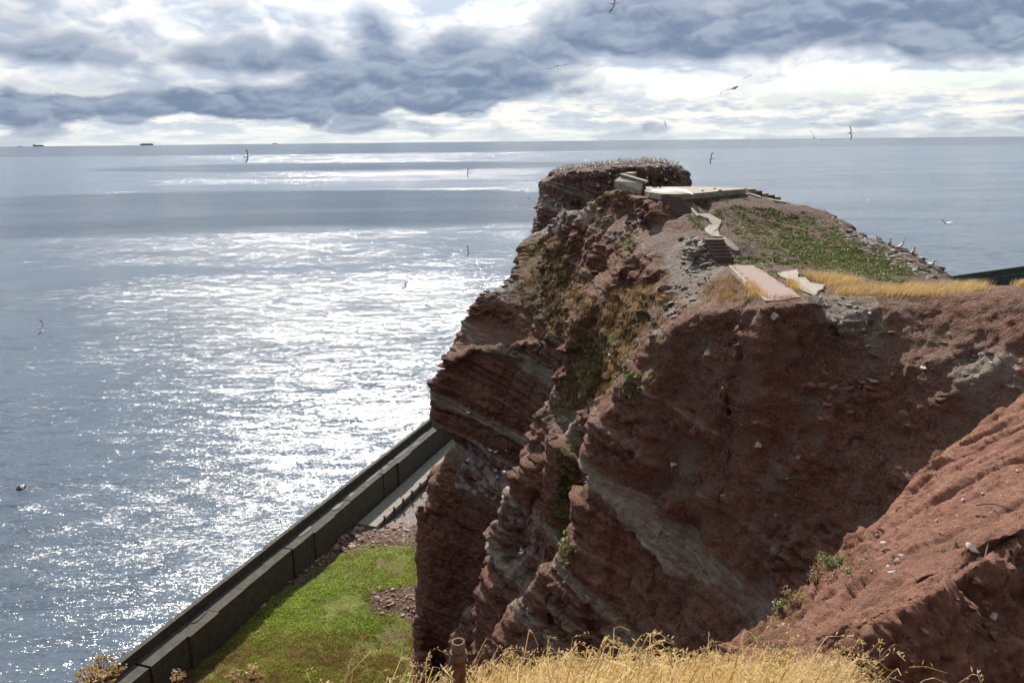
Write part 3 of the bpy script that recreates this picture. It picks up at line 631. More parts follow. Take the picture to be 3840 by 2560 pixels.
# ------------------------------------------------------------------ sea
def sea_mat():
    m, N, b = new_mat('sea_water'); P = N.node('ShaderNodeNewGeometry').outputs['Position']
    acc = None
    # waves as slopes: wind sea, chop and ripples, crests lying across the wind
    for sc_, amp, st, rot in ((0.05, 0.045, .4, .25), (0.42, 0.11, .38, .15), (2.4, 0.15, .42, -.1), (9.5, 0.23, .55, .2)):
        v = N.mapping(P, scale=(sc_ * st, sc_, sc_), rot=(0, 0, rot))
        n = N.vmath('SUBTRACT', N.noise(v, 1.0, 3, 0.6, 0.4, out=1), (0.5, 0.5, 0.5))
        n = N.vmath('SCALE', n, scale=amp * 7.0)
        acc = n if acc is None else N.vmath('ADD', acc, n)
    # gusts: bands of rough and of smooth water
    gust = N.noise(N.mapping(P, scale=(0.0022, 0.0075, 1), rot=(0, 0, .1)), 1.0, 4, 0.55, .6)
    k = N.math('ADD', 0.55, N.math('MULTIPLY', N.sm(gust, 0.36, 0.62), 0.72))
    acc = N.vmath('SCALE', acc, scale=k)
    x, y, z = N.sep(acc)
    nrm = N.vmath('NORMALIZE', N.comb(x, N.math('MULTIPLY', y, 1.0), 1.0))
    b.inputs['Base Color'].default_value = (0.078, 0.102, 0.132, 1); b.inputs['Roughness'].default_value = 0.15
    b.inputs['IOR'].default_value = 1.333; b.inputs['Specular IOR Level'].default_value = 0.5
    N.put(b.inputs['Normal'], nrm); return m
M_SEA = sea_mat()
def build_sea():
    a = np.linspace(0, 2 * math.pi, 192, endpoint=False); rr = [30, 200, 1000, 4000, 12000, 25500]
    V = [(0, 0, 0)]; F = []
    for r in rr: V += [(r * math.sin(t), r * math.cos(t), 0) for t in a]
    n = len(a); T = [[0, 1 + (i + 1) % n, 1 + i] for i in range(n)]
    for k in range(len(rr) - 1):
        for i in range(n):
            p, q = 1 + k * n + i, 1 + k * n + (i + 1) % n; T += [[p, q, q + n], [p, q + n, p + n]]
    return tag(np_mesh('sea', V, T, M_SEA, smooth=False), 'wide rippled sea glittering under the sun', kind='structure')
build_sea()
# ------------------------------------------------------------------ clouds whose shadows lie on the sea (they float above the picture)
def cloud(name, c, size, label, seed, sub_=5):
    m = bpy.data.materials.get('cloud_vapour')
    if m is None:
        m = bpy.data.materials.new('cloud_vapour'); m.use_nodes = True; t = m.node_tree; t.nodes.clear(); N = NT(t)
        a = N.node('ShaderNodeBsdfTranslucent'); a.inputs[0].default_value = (.78, .88, 1, 1); d = N.node('ShaderNodeBsdfDiffuse'); d.inputs[0].default_value = (.82, .9, 1, 1)
        x = N.node('ShaderNodeMixShader'); x.inputs[0].default_value = .2; N.l.new(a.outputs[0], x.inputs[1]); N.l.new(d.outputs[0], x.inputs[2]); o = N.node('ShaderNodeOutputMaterial'); N.l.new(x.outputs[0], o.inputs[0])
    bm = bmesh.new(); bmesh.ops.create_icosphere(bm, subdivisions=sub_, radius=1); V = np.array([v.co[:] for v in bm.verts]); F = np.array([[v.index for v in f.verts] for f in bm.faces]); bm.free()
    k = 1 + .38 * fbm(V * (2.2, 3.4, 2) + seed, 5, .6); V = V * k[:, None]; V[:, 2] = np.where(V[:, 2] < 0, V[:, 2] * .35, V[:, 2]); V = V * np.array(size) + np.array(c)
    return tag(np_mesh(name, V, F, m), label, kind='structure')
def shade_spot(X, Y, h): t = h / math.tan(SUN_EL); return (X + math.sin(SUN_AZ) * t, Y + math.cos(SUN_AZ) * t, h)
cloud('cloud', shade_spot(0, 15800, 6000), (36000, 11800, 420), 'high sheet of cloud above the far sea', 3.0, 6)
cloud('cloud', shade_spot(-230, 690, 1300), (330, 190, 90), 'single cumulus cloud above the bay', 9.0)
cloud('cloud', shade_spot(-330, 1750, 1700), (520, 260, 110), 'cumulus cloud further out above the sea', 21.0)

# ------------------------------------------------------------------ solids
def pydata(name, V, F, mat, parent=None, smooth=False, midx=None):
    me = bpy.data.meshes.new(name); me.from_pydata([tuple(map(float, v)) for v in V], [], F)
    for m in (mat if isinstance(mat, (list, tuple)) else [mat]): me.materials.append(m)
    if midx: me.polygons.foreach_set('material_index', midx)
    if smooth: me.polygons.foreach_set('use_smooth', [True] * len(F))
    me.update(); return link(bpy.data.objects.new(name, me), parent)
def empty(name, loc=(0, 0, 0), parent=None):
    o = bpy.data.objects.new(name, None); o.location = loc; o.empty_display_size = .2; return link(o, parent)
def prism(name, top, thick, mat, parent=None, jag=0.0, bevel=0.0):
    """slab with the given outline of 3D points, going straight down by thick (a number or one per corner)"""
    n = len(top); th = thick if isinstance(thick, (list, tuple)) else [thick] * n
    V = [tuple(p) for p in top] + [(p[0] + random.uniform(-jag, jag), p[1] + random.uniform(-jag, jag), p[2] - t * random.uniform(1 - jag, 1 + jag)) for p, t in zip(top, th)]
    a = sum(top[i][0] * top[(i + 1) % n][1] - top[(i + 1) % n][0] * top[i][1] for i in range(n))
    up = list(range(n)) if a > 0 else list(range(n))[::-1]
    F = [up, [i + n for i in up[::-1]]] + [[up[(i + 1) % n], up[i], up[i] + n, up[(i + 1) % n] + n] for i in range(n)]
    o = pydata(name, V, F, mat, parent)
    if bevel:
        md = o.modifiers.new('edge', 'BEVEL'); md.width = bevel; md.segments = 1
    return o
def box_vf(c, s, rz=0.0):
    ca, sa = math.cos(rz), math.sin(rz); V = []
    for k in range(8):
        x, y, z = ((k & 1) - .5) * s[0], ((k >> 1 & 1) - .5) * s[1], ((k >> 2) - .5) * s[2]
        V.append((c[0] + x * ca - y * sa, c[1] + x * sa + y * ca, c[2] + z))
    return V, [[0, 2, 3, 1], [4, 5, 7, 6], [0, 1, 5, 4], [2, 6, 7, 3], [0, 4, 6, 2], [1, 3, 7, 5]]
def tube_vf(pts, rad, n=8, cap=True):
    """a tube through points; rad one per point"""
    V, F = [], []; P = [Vector(p) for p in pts]
    ref = Vector((0, 0, 1))
    for i, p in enumerate(P):
        t = (P[min(i + 1, len(P) - 1)] - P[max(i - 1, 0)]).normalized()
        a = t.cross(ref)
        if a.length < .05: a = t.cross(Vector((1, 0, 0)))
        a.normalize(); b = t.cross(a)
        for k in range(n):
            th = 2 * math.pi * k / n; V.append(tuple(p + (a * math.cos(th) + b * math.sin(th)) * rad[i]))
    for i in range(len(P) - 1):
        for k in range(n):
            F.append([i * n + k, i * n + (k + 1) % n, (i + 1) * n + (k + 1) % n, (i + 1) * n + k])
    if cap: F.append(list(range(n))); F.append([(len(P) - 1) * n + k for k in range(n)][::-1])
    return V, F
class MB:
    def __init__(s): s.V, s.F, s.M = [], [], []
    def add(s, vf, m=0):
        o = len(s.V); s.V += vf[0]; s.F += [[i + o for i in f] for f in vf[1]]; s.M += [m] * len(vf[1]); return s
    def build(s, name, mat, parent=None, smooth=False): return pydata(name, s.V, s.F, mat, parent, smooth, s.M)

def concrete_mat(name, c, c2, dark=(0.05, 0.048, 0.04), streak=0.6, sc_=1.0):
    m, N, b = new_mat(name); P = N.node('ShaderNodeNewGeometry').outputs['Position']
    n = N.noise(P, 1.6 * sc_, 7, .65); f = N.noise(P, 14 * sc_, 6, .7); st = N.noise(N.mapping(P, scale=(1, 1, .08)), 1.8 * sc_, 5, .6)
    c_ = N.mix(N.sm(n, .3, .7), c2, c); c_ = N.mix(N.math('MULTIPLY', N.sm(st, .48, .7), streak), c_, dark)
    c_ = N.mix(N.math('MULTIPLY', N.sm(f, .5, .75), .35), c_, tuple(v * 1.5 for v in c))
    N.put(b.inputs['Base Color'], c_); b.inputs['Roughness'].default_value = .85
    N.put(b.inputs['Normal'], N.bump(f, .5, .03)); return m
M_WALL = concrete_mat('wall_concrete', (0.095, 0.087, 0.068), (0.048, 0.044, 0.035))
M_WALLG = concrete_mat('wall_concrete_algae', (0.10, 0.125, 0.10), (0.055, 0.075, 0.065), dark=(.03, .045, .04))
M_CONC = concrete_mat('pale_concrete', (0.40, 0.355, 0.29), (0.29, 0.25, 0.20), dark=(.17, .14, .115), streak=.55, sc_=2)
M_WHITE = simple_mat('white_paint', (0.80, 0.80, 0.78), .7, .05, 8)
M_IRON = simple_mat('rusty_iron', (0.20, 0.10, 0.06), .75, .2, 30, .3, c2=(.10, .055, .04))
M_TIMBER = simple_mat('dark_timber', (0.07, 0.055, 0.045), .8, .2, 8)

# ------------------------------------------------------------------ sea wall along the left shore
WD = Vector((0.323, 0.946, 0)).normalized(); WN = Vector((WD.y, -WD.x, 0)); W0 = Vector((-34.2, 59.4, 0))
def wpt(along, across, z): p = W0 + WD * along + WN * across; return (p.x, p.y, z)
def wall_box(a0, a1, c0, c1, z0, z1, skew=0.0):
    V = [wpt(a, c, z) for z in (z0, z1) for c in (c0, c1) for a in (a0, a1)]
    return V, [[0, 1, 3, 2], [4, 6, 7, 5], [0, 4, 5, 1], [2, 3, 7, 6], [0, 2, 6, 4], [1, 5, 7, 3]]
sw = tag(empty('sea_wall', wpt(30, 1, 3.4)), 'long weathered concrete sea wall running beside the green shore', 'wall')
def fitp(o, root):
    """keep the place of a part built in world coordinates under a moved root"""
    o.parent = root; o.matrix_parent_inverse = Matrix.Translation(root.location).inverted(); return o
L0, L1 = -24, 84
a = L0
while a < L1:                                        # upstand towards the sea, cast in lengths
    b_ = a + random.uniform(7.2, 8.2)
    fitp(MB().add(wall_box(a, b_ - .04, 0, .5, -1.5, 8.0 + random.uniform(-.03, .03))).build('parapet_length', M_WALL), sw); a = b_
a = L0; k = 0
while a < L1:                                        # facing panels towards the land
    ln = 4.1 if k % 3 else 4.6; top = 7.0 + random.uniform(-.04, .04); off = random.uniform(-.05, .05) + (.22 if k % 5 == 2 else 0)
    fitp(MB().add(wall_box(a, a + ln - (.045 if k % 5 else .26), .504, 2.2 + off, 1.0, top)).build('wall_panel', M_WALL), sw); a += ln; k += 1
for a, ln in ((9, 1.1), (27, 1.5), (34, 1.2), (37.5, .7), (43.5, 2.4), (46.5, 1.3), (48.6, .8), (52, 2.8), (56.0, 1.6), (59, 2.2)):     # puddles left on the top of the wall
    n = 11; c = random.uniform(1.1, 1.6); pts = [wpt(a + ln * math.cos(2 * math.pi * i / n) * random.uniform(.8, 1.1), c + .35 * math.sin(2 * math.pi * i / n) * random.uniform(.7, 1.2), 7.062) for i in range(n)]
    pm_, N_, b__ = (bpy.data.materials.get('puddle_water'), None, None)
    if pm_ is None:
        pm_, N_, b__ = new_mat('puddle_water'); b__.inputs['Base Color'].default_value = (.05, .055, .05, 1); b__.inputs['Roughness'].default_value = .18; b__.inputs['Specular IOR Level'].default_value = .6
    fitp(prism('puddle', pts, .012, pm_), sw)
walkway = tag(MB().add(wall_box(36.5, L1, 2.5, 5.2, 1.0, 3.62)).build('walkway', concrete_mat('walk_concrete', (0.30, 0.275, 0.235), (0.20, 0.185, 0.155), dark=(.10, .095, .08), streak=.5)), 'pale concrete walkway at the foot of the sea wall', kind='structure')
rl = tag(empty('timber_barrier', wpt(44, 5.3, 3.6)), 'low dark timber barrier with posts along the walkway edge', 'barrier')
for i in range(17):
    fitp(MB().add(wall_box(38.5 + i * 2.7, 38.72 + i * 2.7, 5.22, 5.42, 1.6, 4.0)).add(wall_box(38.42 + i * 2.7, 38.8 + i * 2.7, 5.18, 5.46, 4.0, 4.08)).build('post', M_TIMBER), rl)
fitp(MB().add(wall_box(37.5, L1, 5.26, 5.38, 3.05, 3.32)).build('rail', M_TIMBER), rl)
fitp(MB().add(wall_box(37.5, L1, 5.27, 5.37, 2.2, 2.9)).build('rail', M_WALL), rl)
# the far wall on the right
gw = tag(empty('sea_wall', (150, 254, 4)), 'dark green sea wall on the far shore beyond the golden grass', 'wall')
G0 = Vector((118, 237.6, 0)); GD = Vector((45, 24, 0)).normalized(); GN = Vector((GD.y, -GD.x, 0))
def gbox(a0, a1, c0, c1, z0, z1):
    V = [tuple(G0 + GD * a + GN * c + Vector((0, 0, z))) for z in (z0, z1) for c in (c0, c1) for a in (a0, a1)]
    return V, wall_box(0, 1, 0, 1, 0, 1)[1]
for i in range(13): fitp(MB().add(gbox(i * 8, i * 8 + 7.95, 0, .6, -1, 8.0)).build('parapet_length', M_WALLG), gw)
fitp(MB().add(gbox(0, 104, .61, 1.3, -1, 6.4)).build('ledge', M_WALL), gw)
for i in range(20): fitp(MB().add(gbox(i * 5.2, i * 5.2 + 5.1, 1.31, 2.2, -1, 6.15)).build('wall_panel', M_WALLG), gw)

# ------------------------------------------------------------------ shore terrace between wall and cliff
def terrace_mat():
    m, N, b = new_mat('shore_ground'); P = N.node('ShaderNodeNewGeometry').outputs['Position']
    n = N.noise(P, .5, 6, .65); f = N.noise(P, 5, 8, .75); v = N.voro(P, 4.0, 'F1', 'Color'); ve = N.voro(P, 4.0, 'DISTANCE_TO_EDGE')
    soil = N.mix(N.sm(f, .3, .7), (0.10, 0.065, 0.04), (0.22, 0.16, 0.10))
    grn = N.mix(N.sm(f, .35, .7), (0.095, 0.12, 0.02), (0.25, 0.29, 0.05)); grn = N.mix(N.sm(n, .46, .62), grn, (0.16, 0.13, 0.055))
    st = N.mix(N.sep(v)[0], (0.07, 0.044, 0.034), (0.21, 0.145, 0.112)); st = N.mix(N.sm(ve, .12, .0), st, (.05, .03, .025))
    gv = N.voro(P, 9.0, 'F1', 'Color'); gr = N.mix(N.sep(gv)[0], (0.19, 0.165, 0.16), (0.42, 0.37, 0.33))
    c = N.mix(N.sm(N.math('ADD', N.attr('green'), N.math('MULTIPLY', N.math('SUBTRACT', f, .5), .9)), .35, .6), soil, grn)
    c = N.mix(N.sm(N.math('ADD', N.attr('rubble'), N.math('MULTIPLY', N.math('SUBTRACT', f, .5), .9)), .4, .6), c, st)
    c = N.mix(N.sm(N.math('ADD', N.attr('gravel'), N.math('MULTIPLY', N.math('SUBTRACT', f, .5), .7)), .4, .6), c, gr)
    N.put(b.inputs['Base Color'], c); b.inputs['Roughness'].default_value = .95
    h = N.math('ADD', f, N.math('MULTIPLY', N.sm(ve, 0, .2), .8)); N.put(b.inputs['Normal'], N.bump(h, .8, .15)); return m
POLY_GREEN = [(560, 2640), (760, 2440), (960, 2270), (1160, 2120), (1290, 2060), (1480, 2030), (1640, 2040), (1640, 2180), (1480, 2200), (1380, 2230), (1400, 2290), (1560, 2330), (1640, 2360), (1640, 2640)]
POLY_RUB = [(880, 2330), (1080, 2130), (1330, 1975), (1640, 1950), (1640, 2050), (1480, 2040), (1270, 2075), (1120, 2190), (950, 2300)]
POLY_RUB2 = [(1350, 2200), (1500, 2200), (1640, 2180), (1640, 2360), (1560, 2330), (1430, 2300)]
POLY_GRAV = [(1320, 1990), (1480, 1860), (1640, 1800), (1640, 1960), (1420, 1990)]
def terr_z(x, y):
    P = np.stack([x, y, 0 * x], 1); c = (x - W0.x) * WN.x + (y - W0.y) * WN.y; al = (x - W0.x) * WD.x + (y - W0.y) * WD.y
    z = 3.3 + 0.9 * np.exp(-((c - 11) / 6) ** 2) * (1 - sstep(al, 26, 40)) + .35 * fbm(P / 6, 3) + .12 * fbm(P / 1.1 + 4, 3)
    return z - sstep(al, 34, 44) * .75
def build_terrace():
    al = np.arange(-32, 80, .3); ac = np.arange(2.1, 46, .3); A, C = np.meshgrid(al, ac, indexing='ij')
    X = W0.x + WD.x * A + WN.x * C; Y = W0.y + WD.y * A + WN.y * C; x, y = X.ravel(), Y.ravel()
    V = np.stack([x, y, terr_z(x, y)], 1); n, k = A.shape; I = np.arange(n * k).reshape(n, k)
    F = np.stack([I[:-1, :-1], I[:-1, 1:], I[1:, 1:], I[1:, :-1]], -1).reshape(-1, 4)
    pp = proj(V) + 85 * np.stack([fbm(V / 4, 4, .65), fbm(V / 4 + 50, 4, .65)], 1)
    g, r, v = [inpoly(pp, p).astype(float) for p in (POLY_GREEN, POLY_RUB, POLY_GRAV)]
    r = np.maximum(r, inpoly(pp, POLY_RUB2)); cc = C.ravel()
    r = np.maximum(r, ((cc < 4.2 + 1.2 * perlin(V / 2.5)) * .9))
    for q in (g, r, v):
        Q = q.reshape(n, k)
        for _ in range(3): p_ = np.pad(Q, 1, mode='edge'); Q = (p_[:-2, 1:-1] + p_[2:, 1:-1] + p_[1:-1, :-2] + p_[1:-1, 2:] + Q) / 5
        q[:] = Q.ravel()
    return V, F, dict(green=g, rubble=r, gravel=v)
TV, TF, TA = build_terrace()
shore = tag(np_mesh('shore_ground', TV, TF, terrace_mat(), attrs=TA), 'green and stony ground below the cliff', kind='structure')

# ------------------------------------------------------------------ the sea stack with the bird colony
PTS = []
rimS = chain([(2058, 668, 148), (2075, 655, 147.2), (2100, 646, 146.6), (2180, 636, 146), (2250, 630, 146), (2330, 622, 146), (2400, 618, 146), (2450, 615, 146), (2500, 620, 146.5), (2535, 632, 147.4), (2550, 652, 148.6)])
crestS = chain([(2064, 652, 151), (2100, 634, 152.5), (2180, 623, 153), (2250, 615, 153), (2330, 607, 153), (2400, 603, 153), (2440, 601, 153), (2500, 607, 152.5), (2535, 620, 151.5), (2552, 650, 150)])
raw([(x, 158 + 0 * y, z - .5) for x, y, z in crestS[1:-1]])
chain([(2030, 760, 146.8), (2100, 740, 144.8), (2200, 740, 144.2), (2300, 740, 144), (2400, 720, 144.2), (2500, 710, 144.8), (2552, 710, 147)])
chain([(2020, 880, 145.6), (2100, 880, 143.6), (2250, 900, 142.8), (2400, 900, 142.8), (2556, 880, 145)])
chain([(2058, 690, 150), (2042, 725, 150), (2022, 775, 150.4), (2016, 880, 150), (2010, 1200, 149.5)])
chain([(2556, 665, 150.5), (2563, 700, 151), (2566, 800, 151), (2572, 1100, 151)])
raw([(3, 144, 0), (8, 139, 0), (20, 138, 0), (31, 140, 0), (36, 147, 0), (36.5, 158, 0), (28, 166, 0), (14, 167, 0), (4, 160, 0), (2.5, 150, 0), (3, 144, 0)])
def build_stack():
    h = .36; T = Tin(PTS, 0, 40, 134, 170, h, -2.0); T.blur(1)
    zs = np.arange(16, 49, h); f = (zs[None, None] - T.Z[:, :, None]).astype(np.float32)
    V, F = surface_nets(f, (T.x0, T.y0, zs[0]), h); V = smooth_mesh(V, F, 1); N = vnormals(V, F)
    V, F = subdivide(V, F); N = vnormals(V, F)
    V = rockify(V, N, np.zeros(len(V)), 1.25)
    g = sstep(V[:, 2], 40, 46) * .22 * (V[:, 1] < 160); z0 = np.zeros(len(V))
    s_ = V @ BED + .5 * perlin(V / 4); pl = .8 * sstep(s_, 54.2, 54.6) * (1 - sstep(s_, 55.3, 55.8)) + .5 * sstep(s_, 51.4, 51.6) * (1 - sstep(s_, 52, 52.2))
    return V, F, dict(hill=z0, pale=pl, guano=np.maximum(g, .3), soil=z0, grey=z0, moss=sstep(N[:, 2], .4, .8) * .6), T
SV, SF, SA, STin = build_stack()
stack = tag(np_mesh('sea_stack', SV, SF, M_ROCK, smooth=False, attrs=SA), 'banded red sea stack crowned by a crowded seabird colony', 'sea stack')

# ------------------------------------------------------------------ where a photo ray meets the rock
bpy.context.view_layer.update()
from mathutils.bvhtree import BVHTree
_dg = bpy.context.evaluated_depsgraph_get(); BVH = {o.name: BVHTree.FromObject(o, _dg) for o in (headland, near_slope, shore, stack)}
def hit(o, px, py, dz=0.0):
    loc, nrm, i, d = BVH[o.name].ray_cast(Vector((0, 0, EYE)), ray(px, py).normalized())
    return (loc + Vector((0, 0, dz)), nrm) if loc else (None, None)
def ground(x, y, o=None, z0=60):
    loc, nrm, i, d = BVH[(o or headland).name].ray_cast(Vector((x, y, z0)), Vector((0, 0, -1))); return loc.z if loc else None

# ------------------------------------------------------------------ old concrete platform, stairs and path on the hill
def brick_mat(name, c1, c2, mortar, sx, sy, rot=0.0, vert=False):
    m, N, b = new_mat(name); P = N.node('ShaderNodeNewGeometry').outputs['Position']
    v = N.mapping(P, rot=(0, 0, rot)) if not vert else N.comb(N.math('ADD', N.sep(P)[0], N.math('MULTIPLY', N.sep(P)[1], .5)), N.sep(P)[2], 0.0)
    t = N.node('ShaderNodeTexBrick'); N.put(t.inputs['Vector'], v); t.inputs['Color1'].default_value = (*c1, 1); t.inputs['Color2'].default_value = (*c2, 1); t.inputs['Mortar'].default_value = (*mortar, 1)
    t.inputs['Scale'].default_value = 1.0; t.inputs['Brick Width'].default_value = sx; t.inputs['Row Height'].default_value = sy; t.inputs['Mortar Size'].default_value = .012; t.inputs['Bias'].default_value = 0.0
    n = N.noise(P, 5, 6, .7); c = N.mix(N.math('MULTIPLY', N.sm(n, .4, .7), .5), t.outputs[0], mortar); c = N.mix(N.math('MULTIPLY', N.sm(N.noise(P, .9, 5, .65), .5, .66), .75), c, (0.20, 0.135, 0.10))
    N.put(b.inputs['Base Color'], c); b.inputs['Roughness'].default_value = .85
    N.put(b.inputs['Normal'], N.bump(N.math('SUBTRACT', n, t.outputs['Fac']), .5, .015)); return m
M_BRICKPATH = brick_mat('brick_paving', (0.37, 0.27, 0.235), (0.32, 0.22, 0.19), (0.24, 0.19, 0.165), .22, .11, .25)
M_BRICK = brick_mat('dark_brick', (0.10, 0.058, 0.052), (0.135, 0.078, 0.07), (0.19, 0.155, 0.14), .24, .075, vert=True)
M_REDBRICK = simple_mat('red_brick', (0.30, 0.13, 0.085), .85, .2, 9, .2)
M_TREAD = simple_mat('sunlit_tread', (0.27, 0.21, 0.185), .85, .15, 7, .2)  # treads coloured paler than the brick, standing in for sun on them

def worn(pts, step=.45, j=.06):
    """the same outline with a crumbled edge"""
    out = []; r = random.Random(len(pts))
    for a, b in zip(pts, pts[1:] + pts[:1]):
        a, b = Vector(a), Vector(b); n = max(1, int((b - a).length / step))
        for k in range(n): q = a.lerp(b, k / n); out.append((q.x + r.uniform(-j, j), q.y + r.uniform(-j, j) * 1.6, q.z))
    return out
plat = tag(empty('concrete_platform', (13, 60, ZP - .5)), 'flat pale concrete platform on top of the headland', 'platform')
edge = [atz(px, py, ZP) for px, py in ((2418, 717), (2478, 727), (2546, 728), (2597, 726), (2650, 721), (2700, 716), (2750, 712), (2790, 709), (2796, 706), (2740, 703), (2600, 700), (2420, 700))]
fitp(prism('slab', worn(edge, .6, .04), .40, M_CONC, jag=.05), plat)
sp = [atz(px, py, ZP + .004) for px, py in ((2440, 712), (2480, 710), (2500, 705), (2540, 706), (2570, 710), (2590, 720), (2600, 731), (2580, 722), (2560, 716), (2535, 714), (2500, 720), (2450, 716))]
n_ = len(sp); fitp(pydata('white_streak', sp, [list(range(n_))[::-1] if sum(sp[i][0] * sp[(i + 1) % n_][1] - sp[(i + 1) % n_][0] * sp[i][1] for i in range(n_)) < 0 else list(range(n_))], M_WHITE), plat)
for px, py in ((2680, 708), (2635, 715), (2700, 714), (2455, 702), (2475, 702)):
    c = atz(px, py, ZP + .03); fitp(MB().add(box_vf(c, (random.uniform(.15, .4), .12, .08), random.random())).build('loose_chip', M_REDBRICK), plat)

def stair(name, label, tl, tr, bl, br, n, cheeks):
    """tl.. are 3D corners of the top and bottom edge"""
    root = tag(empty(name, bl), label, 'stairs'); tl, tr, bl, br = map(Vector, (tl, tr, bl, br))
    for k in range(n):
        f0, f1 = k / n, (k + 1) / n; l0, r0 = tl.lerp(bl, f0), tr.lerp(br, f0); l1, r1 = tl.lerp(bl, f1), tr.lerp(br, f1)
        z = tl.z + (bl.z - tl.z) * f0; zb = z - (tl.z - bl.z) / n - .25
        y = lambda p, d, zz: (p.x, p.y + d, zz)
        V = [y(l1, .0, zb), y(r1, .0, zb), y(r0, .35, zb), y(l0, .35, zb), y(l1, .0, z - .045), y(r1, .0, z - .045), y(r0, .35, z - .045), y(l0, .35, z - .045)]
        st_ = fitp(pydata('step', V, [[0, 3, 2, 1], [4, 5, 6, 7], [0, 1, 5, 4], [1, 2, 6, 5], [2, 3, 7, 6], [3, 0, 4, 7]], M_BRICK), root)
        V = [(p[0], p[1], z) for p in (y(l1, -.025, 0), y(r1, -.025, 0), y(r0, .1, 0), y(l0, .1, 0))]
        prism('tread', V, .043, M_TREAD).parent = st_
    for top, th in cheeks: fitp(prism('cheek_wall', top, th, M_CONC, jag=.05), root)
    return root
UT, UB, LT, LB = ZP - .02, 45.98, 45.62, 44.62
def seg(pts):
    out = []
    for px, py, Y in pts:
        h, n = hit(headland, px, py); out.append(tuple(h + Vector((0, 0, .10))) if h is not None and abs(h.y - Y) < 4 else at(px, py, Y))
    return out
stair('brick_stair', 'upper flight of dark brick steps leading onto the platform', atz(2480, 728, UT), atz(2545, 728, UT), atz(2539, 811, UB), atz(2590, 811, UB), 8,
      [(seg([(2424, 722, 57.6), (2478, 729, 57.4), (2508, 775, 55.8), (2500, 785, 55.4), (2470, 765, 56.2)]), .35),
       (seg([(2590, 785, 56), (2598, 786, 56.2), (2625, 812, 54.9), (2612, 815, 54.6)]), .2)])
stair('brick_stair', 'lower flight of dark brick steps above the red path', atz(2640, 896, LT), atz(2708, 896, LT), atz(2680, 974, LB), atz(2752, 974, LB), 6,
      [(seg([(2709, 893, 46.2), (2722, 897, 46.2), (2748, 914, 45.6), (2772, 938, 44.9), (2768, 946, 44.6), (2748, 942, 44.6), (2722, 920, 45.2)]), .35)])
broken = tag(empty('broken_stair', at(2860, 730, 61)), 'broken steps and slabs sliding off the right end of the platform', 'stairs')
for i, (px, py) in enumerate(((2812, 711), (2836, 718), (2856, 727), (2880, 733), (2905, 740))):
    c = at(px, py, 62.5 + i * .4); fitp(MB().add(box_vf((c[0], c[1], c[2] - .1), (.55, 1.2, .3 + .1 * random.random()), .2 + random.uniform(-.2, .2))).build('step', M_BRICK if i % 2 else M_CONC), broken)
for pts in ([(2808, 722, 60.5), (2852, 735, 60), (2852, 745, 59.8), (2806, 730, 60)], [(2855, 737, 59.6), (2930, 752, 59), (2965, 760, 58.8), (2940, 762, 58.6), (2900, 756, 58.8)]):
    fitp(prism('slab', seg(pts), .15, M_CONC), broken)
path = tag(empty('brick_path', (10.5, 38, 44.5)), 'pink brick path leading from the rim to the lower steps', 'path')
fitp(prism('paving', worn([atz(px, py, PZ) for px, py in ((2741, 994), (2822, 994), (2870, 1020), (2925, 1058), (3008, 1112), (2955, 1120), (2878, 1126), (2838, 1086), (2790, 1040))], .35, .07), .10, M_BRICKPATH), path)
fitp(prism('kerb', [atz(px, py, PZ + .035) for px, py in ((2733, 996), (2741, 994), (2790, 1040), (2838, 1086), (2880, 1126), (2870, 1125), (2806, 1068), (2776, 1040))], .2, M_CONC, jag=.03), path)
fitp(prism('side_slab', worn([atz(px, py, PZ + .04) for px, py in ((2913, 1024), (2990, 1008), (2994, 1040), (3024, 1040), (3036, 1058), (3098, 1068), (3050, 1106), (3012, 1088), (2975, 1060))], .4, .05), .14, M_CONC, jag=.08), path)
fs = tag(empty('footpath_slab', at(2690, 840, 51.5)), 'winding broken concrete slab between the two stair flights', 'slab')
fitp(prism('slab_piece', seg([(2600, 800, 56.4), (2622, 806, 56), (2660, 806, 55.6), (2706, 832, 52.8), (2700, 848, 51.5), (2672, 846, 51.7), (2655, 826, 53.2), (2628, 815, 54.4)]), .4, M_CONC, jag=.06), fs)
fitp(prism('slab_piece', seg([(2672, 847, 51.5), (2699, 849, 51.3), (2692, 868, 49.2), (2699, 888, 46.8), (2712, 892, 46.4), (2690, 892, 46.5), (2668, 882, 47.4), (2660, 866, 49.2)]), .4, M_CONC, jag=.06), fs)
fitp(prism('kerb', seg([(2642, 862, 49.3), (2662, 848, 51.3), (2670, 848, 51.4), (2659, 866, 49.3), (2668, 884, 47.3), (2690, 893, 46.4), (2672, 890, 46.6), (2645, 872, 48.4)]), .5, M_CONC), fs)

# low wall block at the crest
blk = tag(empty('wall_remnant', at(2350, 700, 61)), 'leaning remnant of a plastered brick wall beside the platform', 'wall')
c0, c1, c2 = Vector(at(2326, 652, 61.6)), Vector(at(2417, 680, 59.6)), Vector(at(2370, 646, 64.5))
b0, b1 = Vector(at(2304, 678, 61.0)), Vector(at(2403, 716, 59.2))
dn = Vector((.25, .42, 0))
fitp(pydata('plaster_face', [b0 - Vector((0, 0, .5)), b1 - Vector((0, 0, .5)), b1 + dn * 1.5 - Vector((0, 0, .5)), b0 + dn * 1.5 - Vector((0, 0, .5)), c0 + Vector((.12, .06, -.12)), c1 + Vector((-.12, .06, -.12)), c1 + dn + Vector((-.12, 0, -.12)), c0 + dn + Vector((.1, 0, -.12)), b0, b1],
            [[8, 9, 5, 4], [0, 1, 9, 8], [1, 2, 6, 5, 9], [2, 3, 7, 6], [3, 0, 8, 4, 7], [4, 5, 6, 7], [0, 3, 2, 1]], M_CONC), blk)
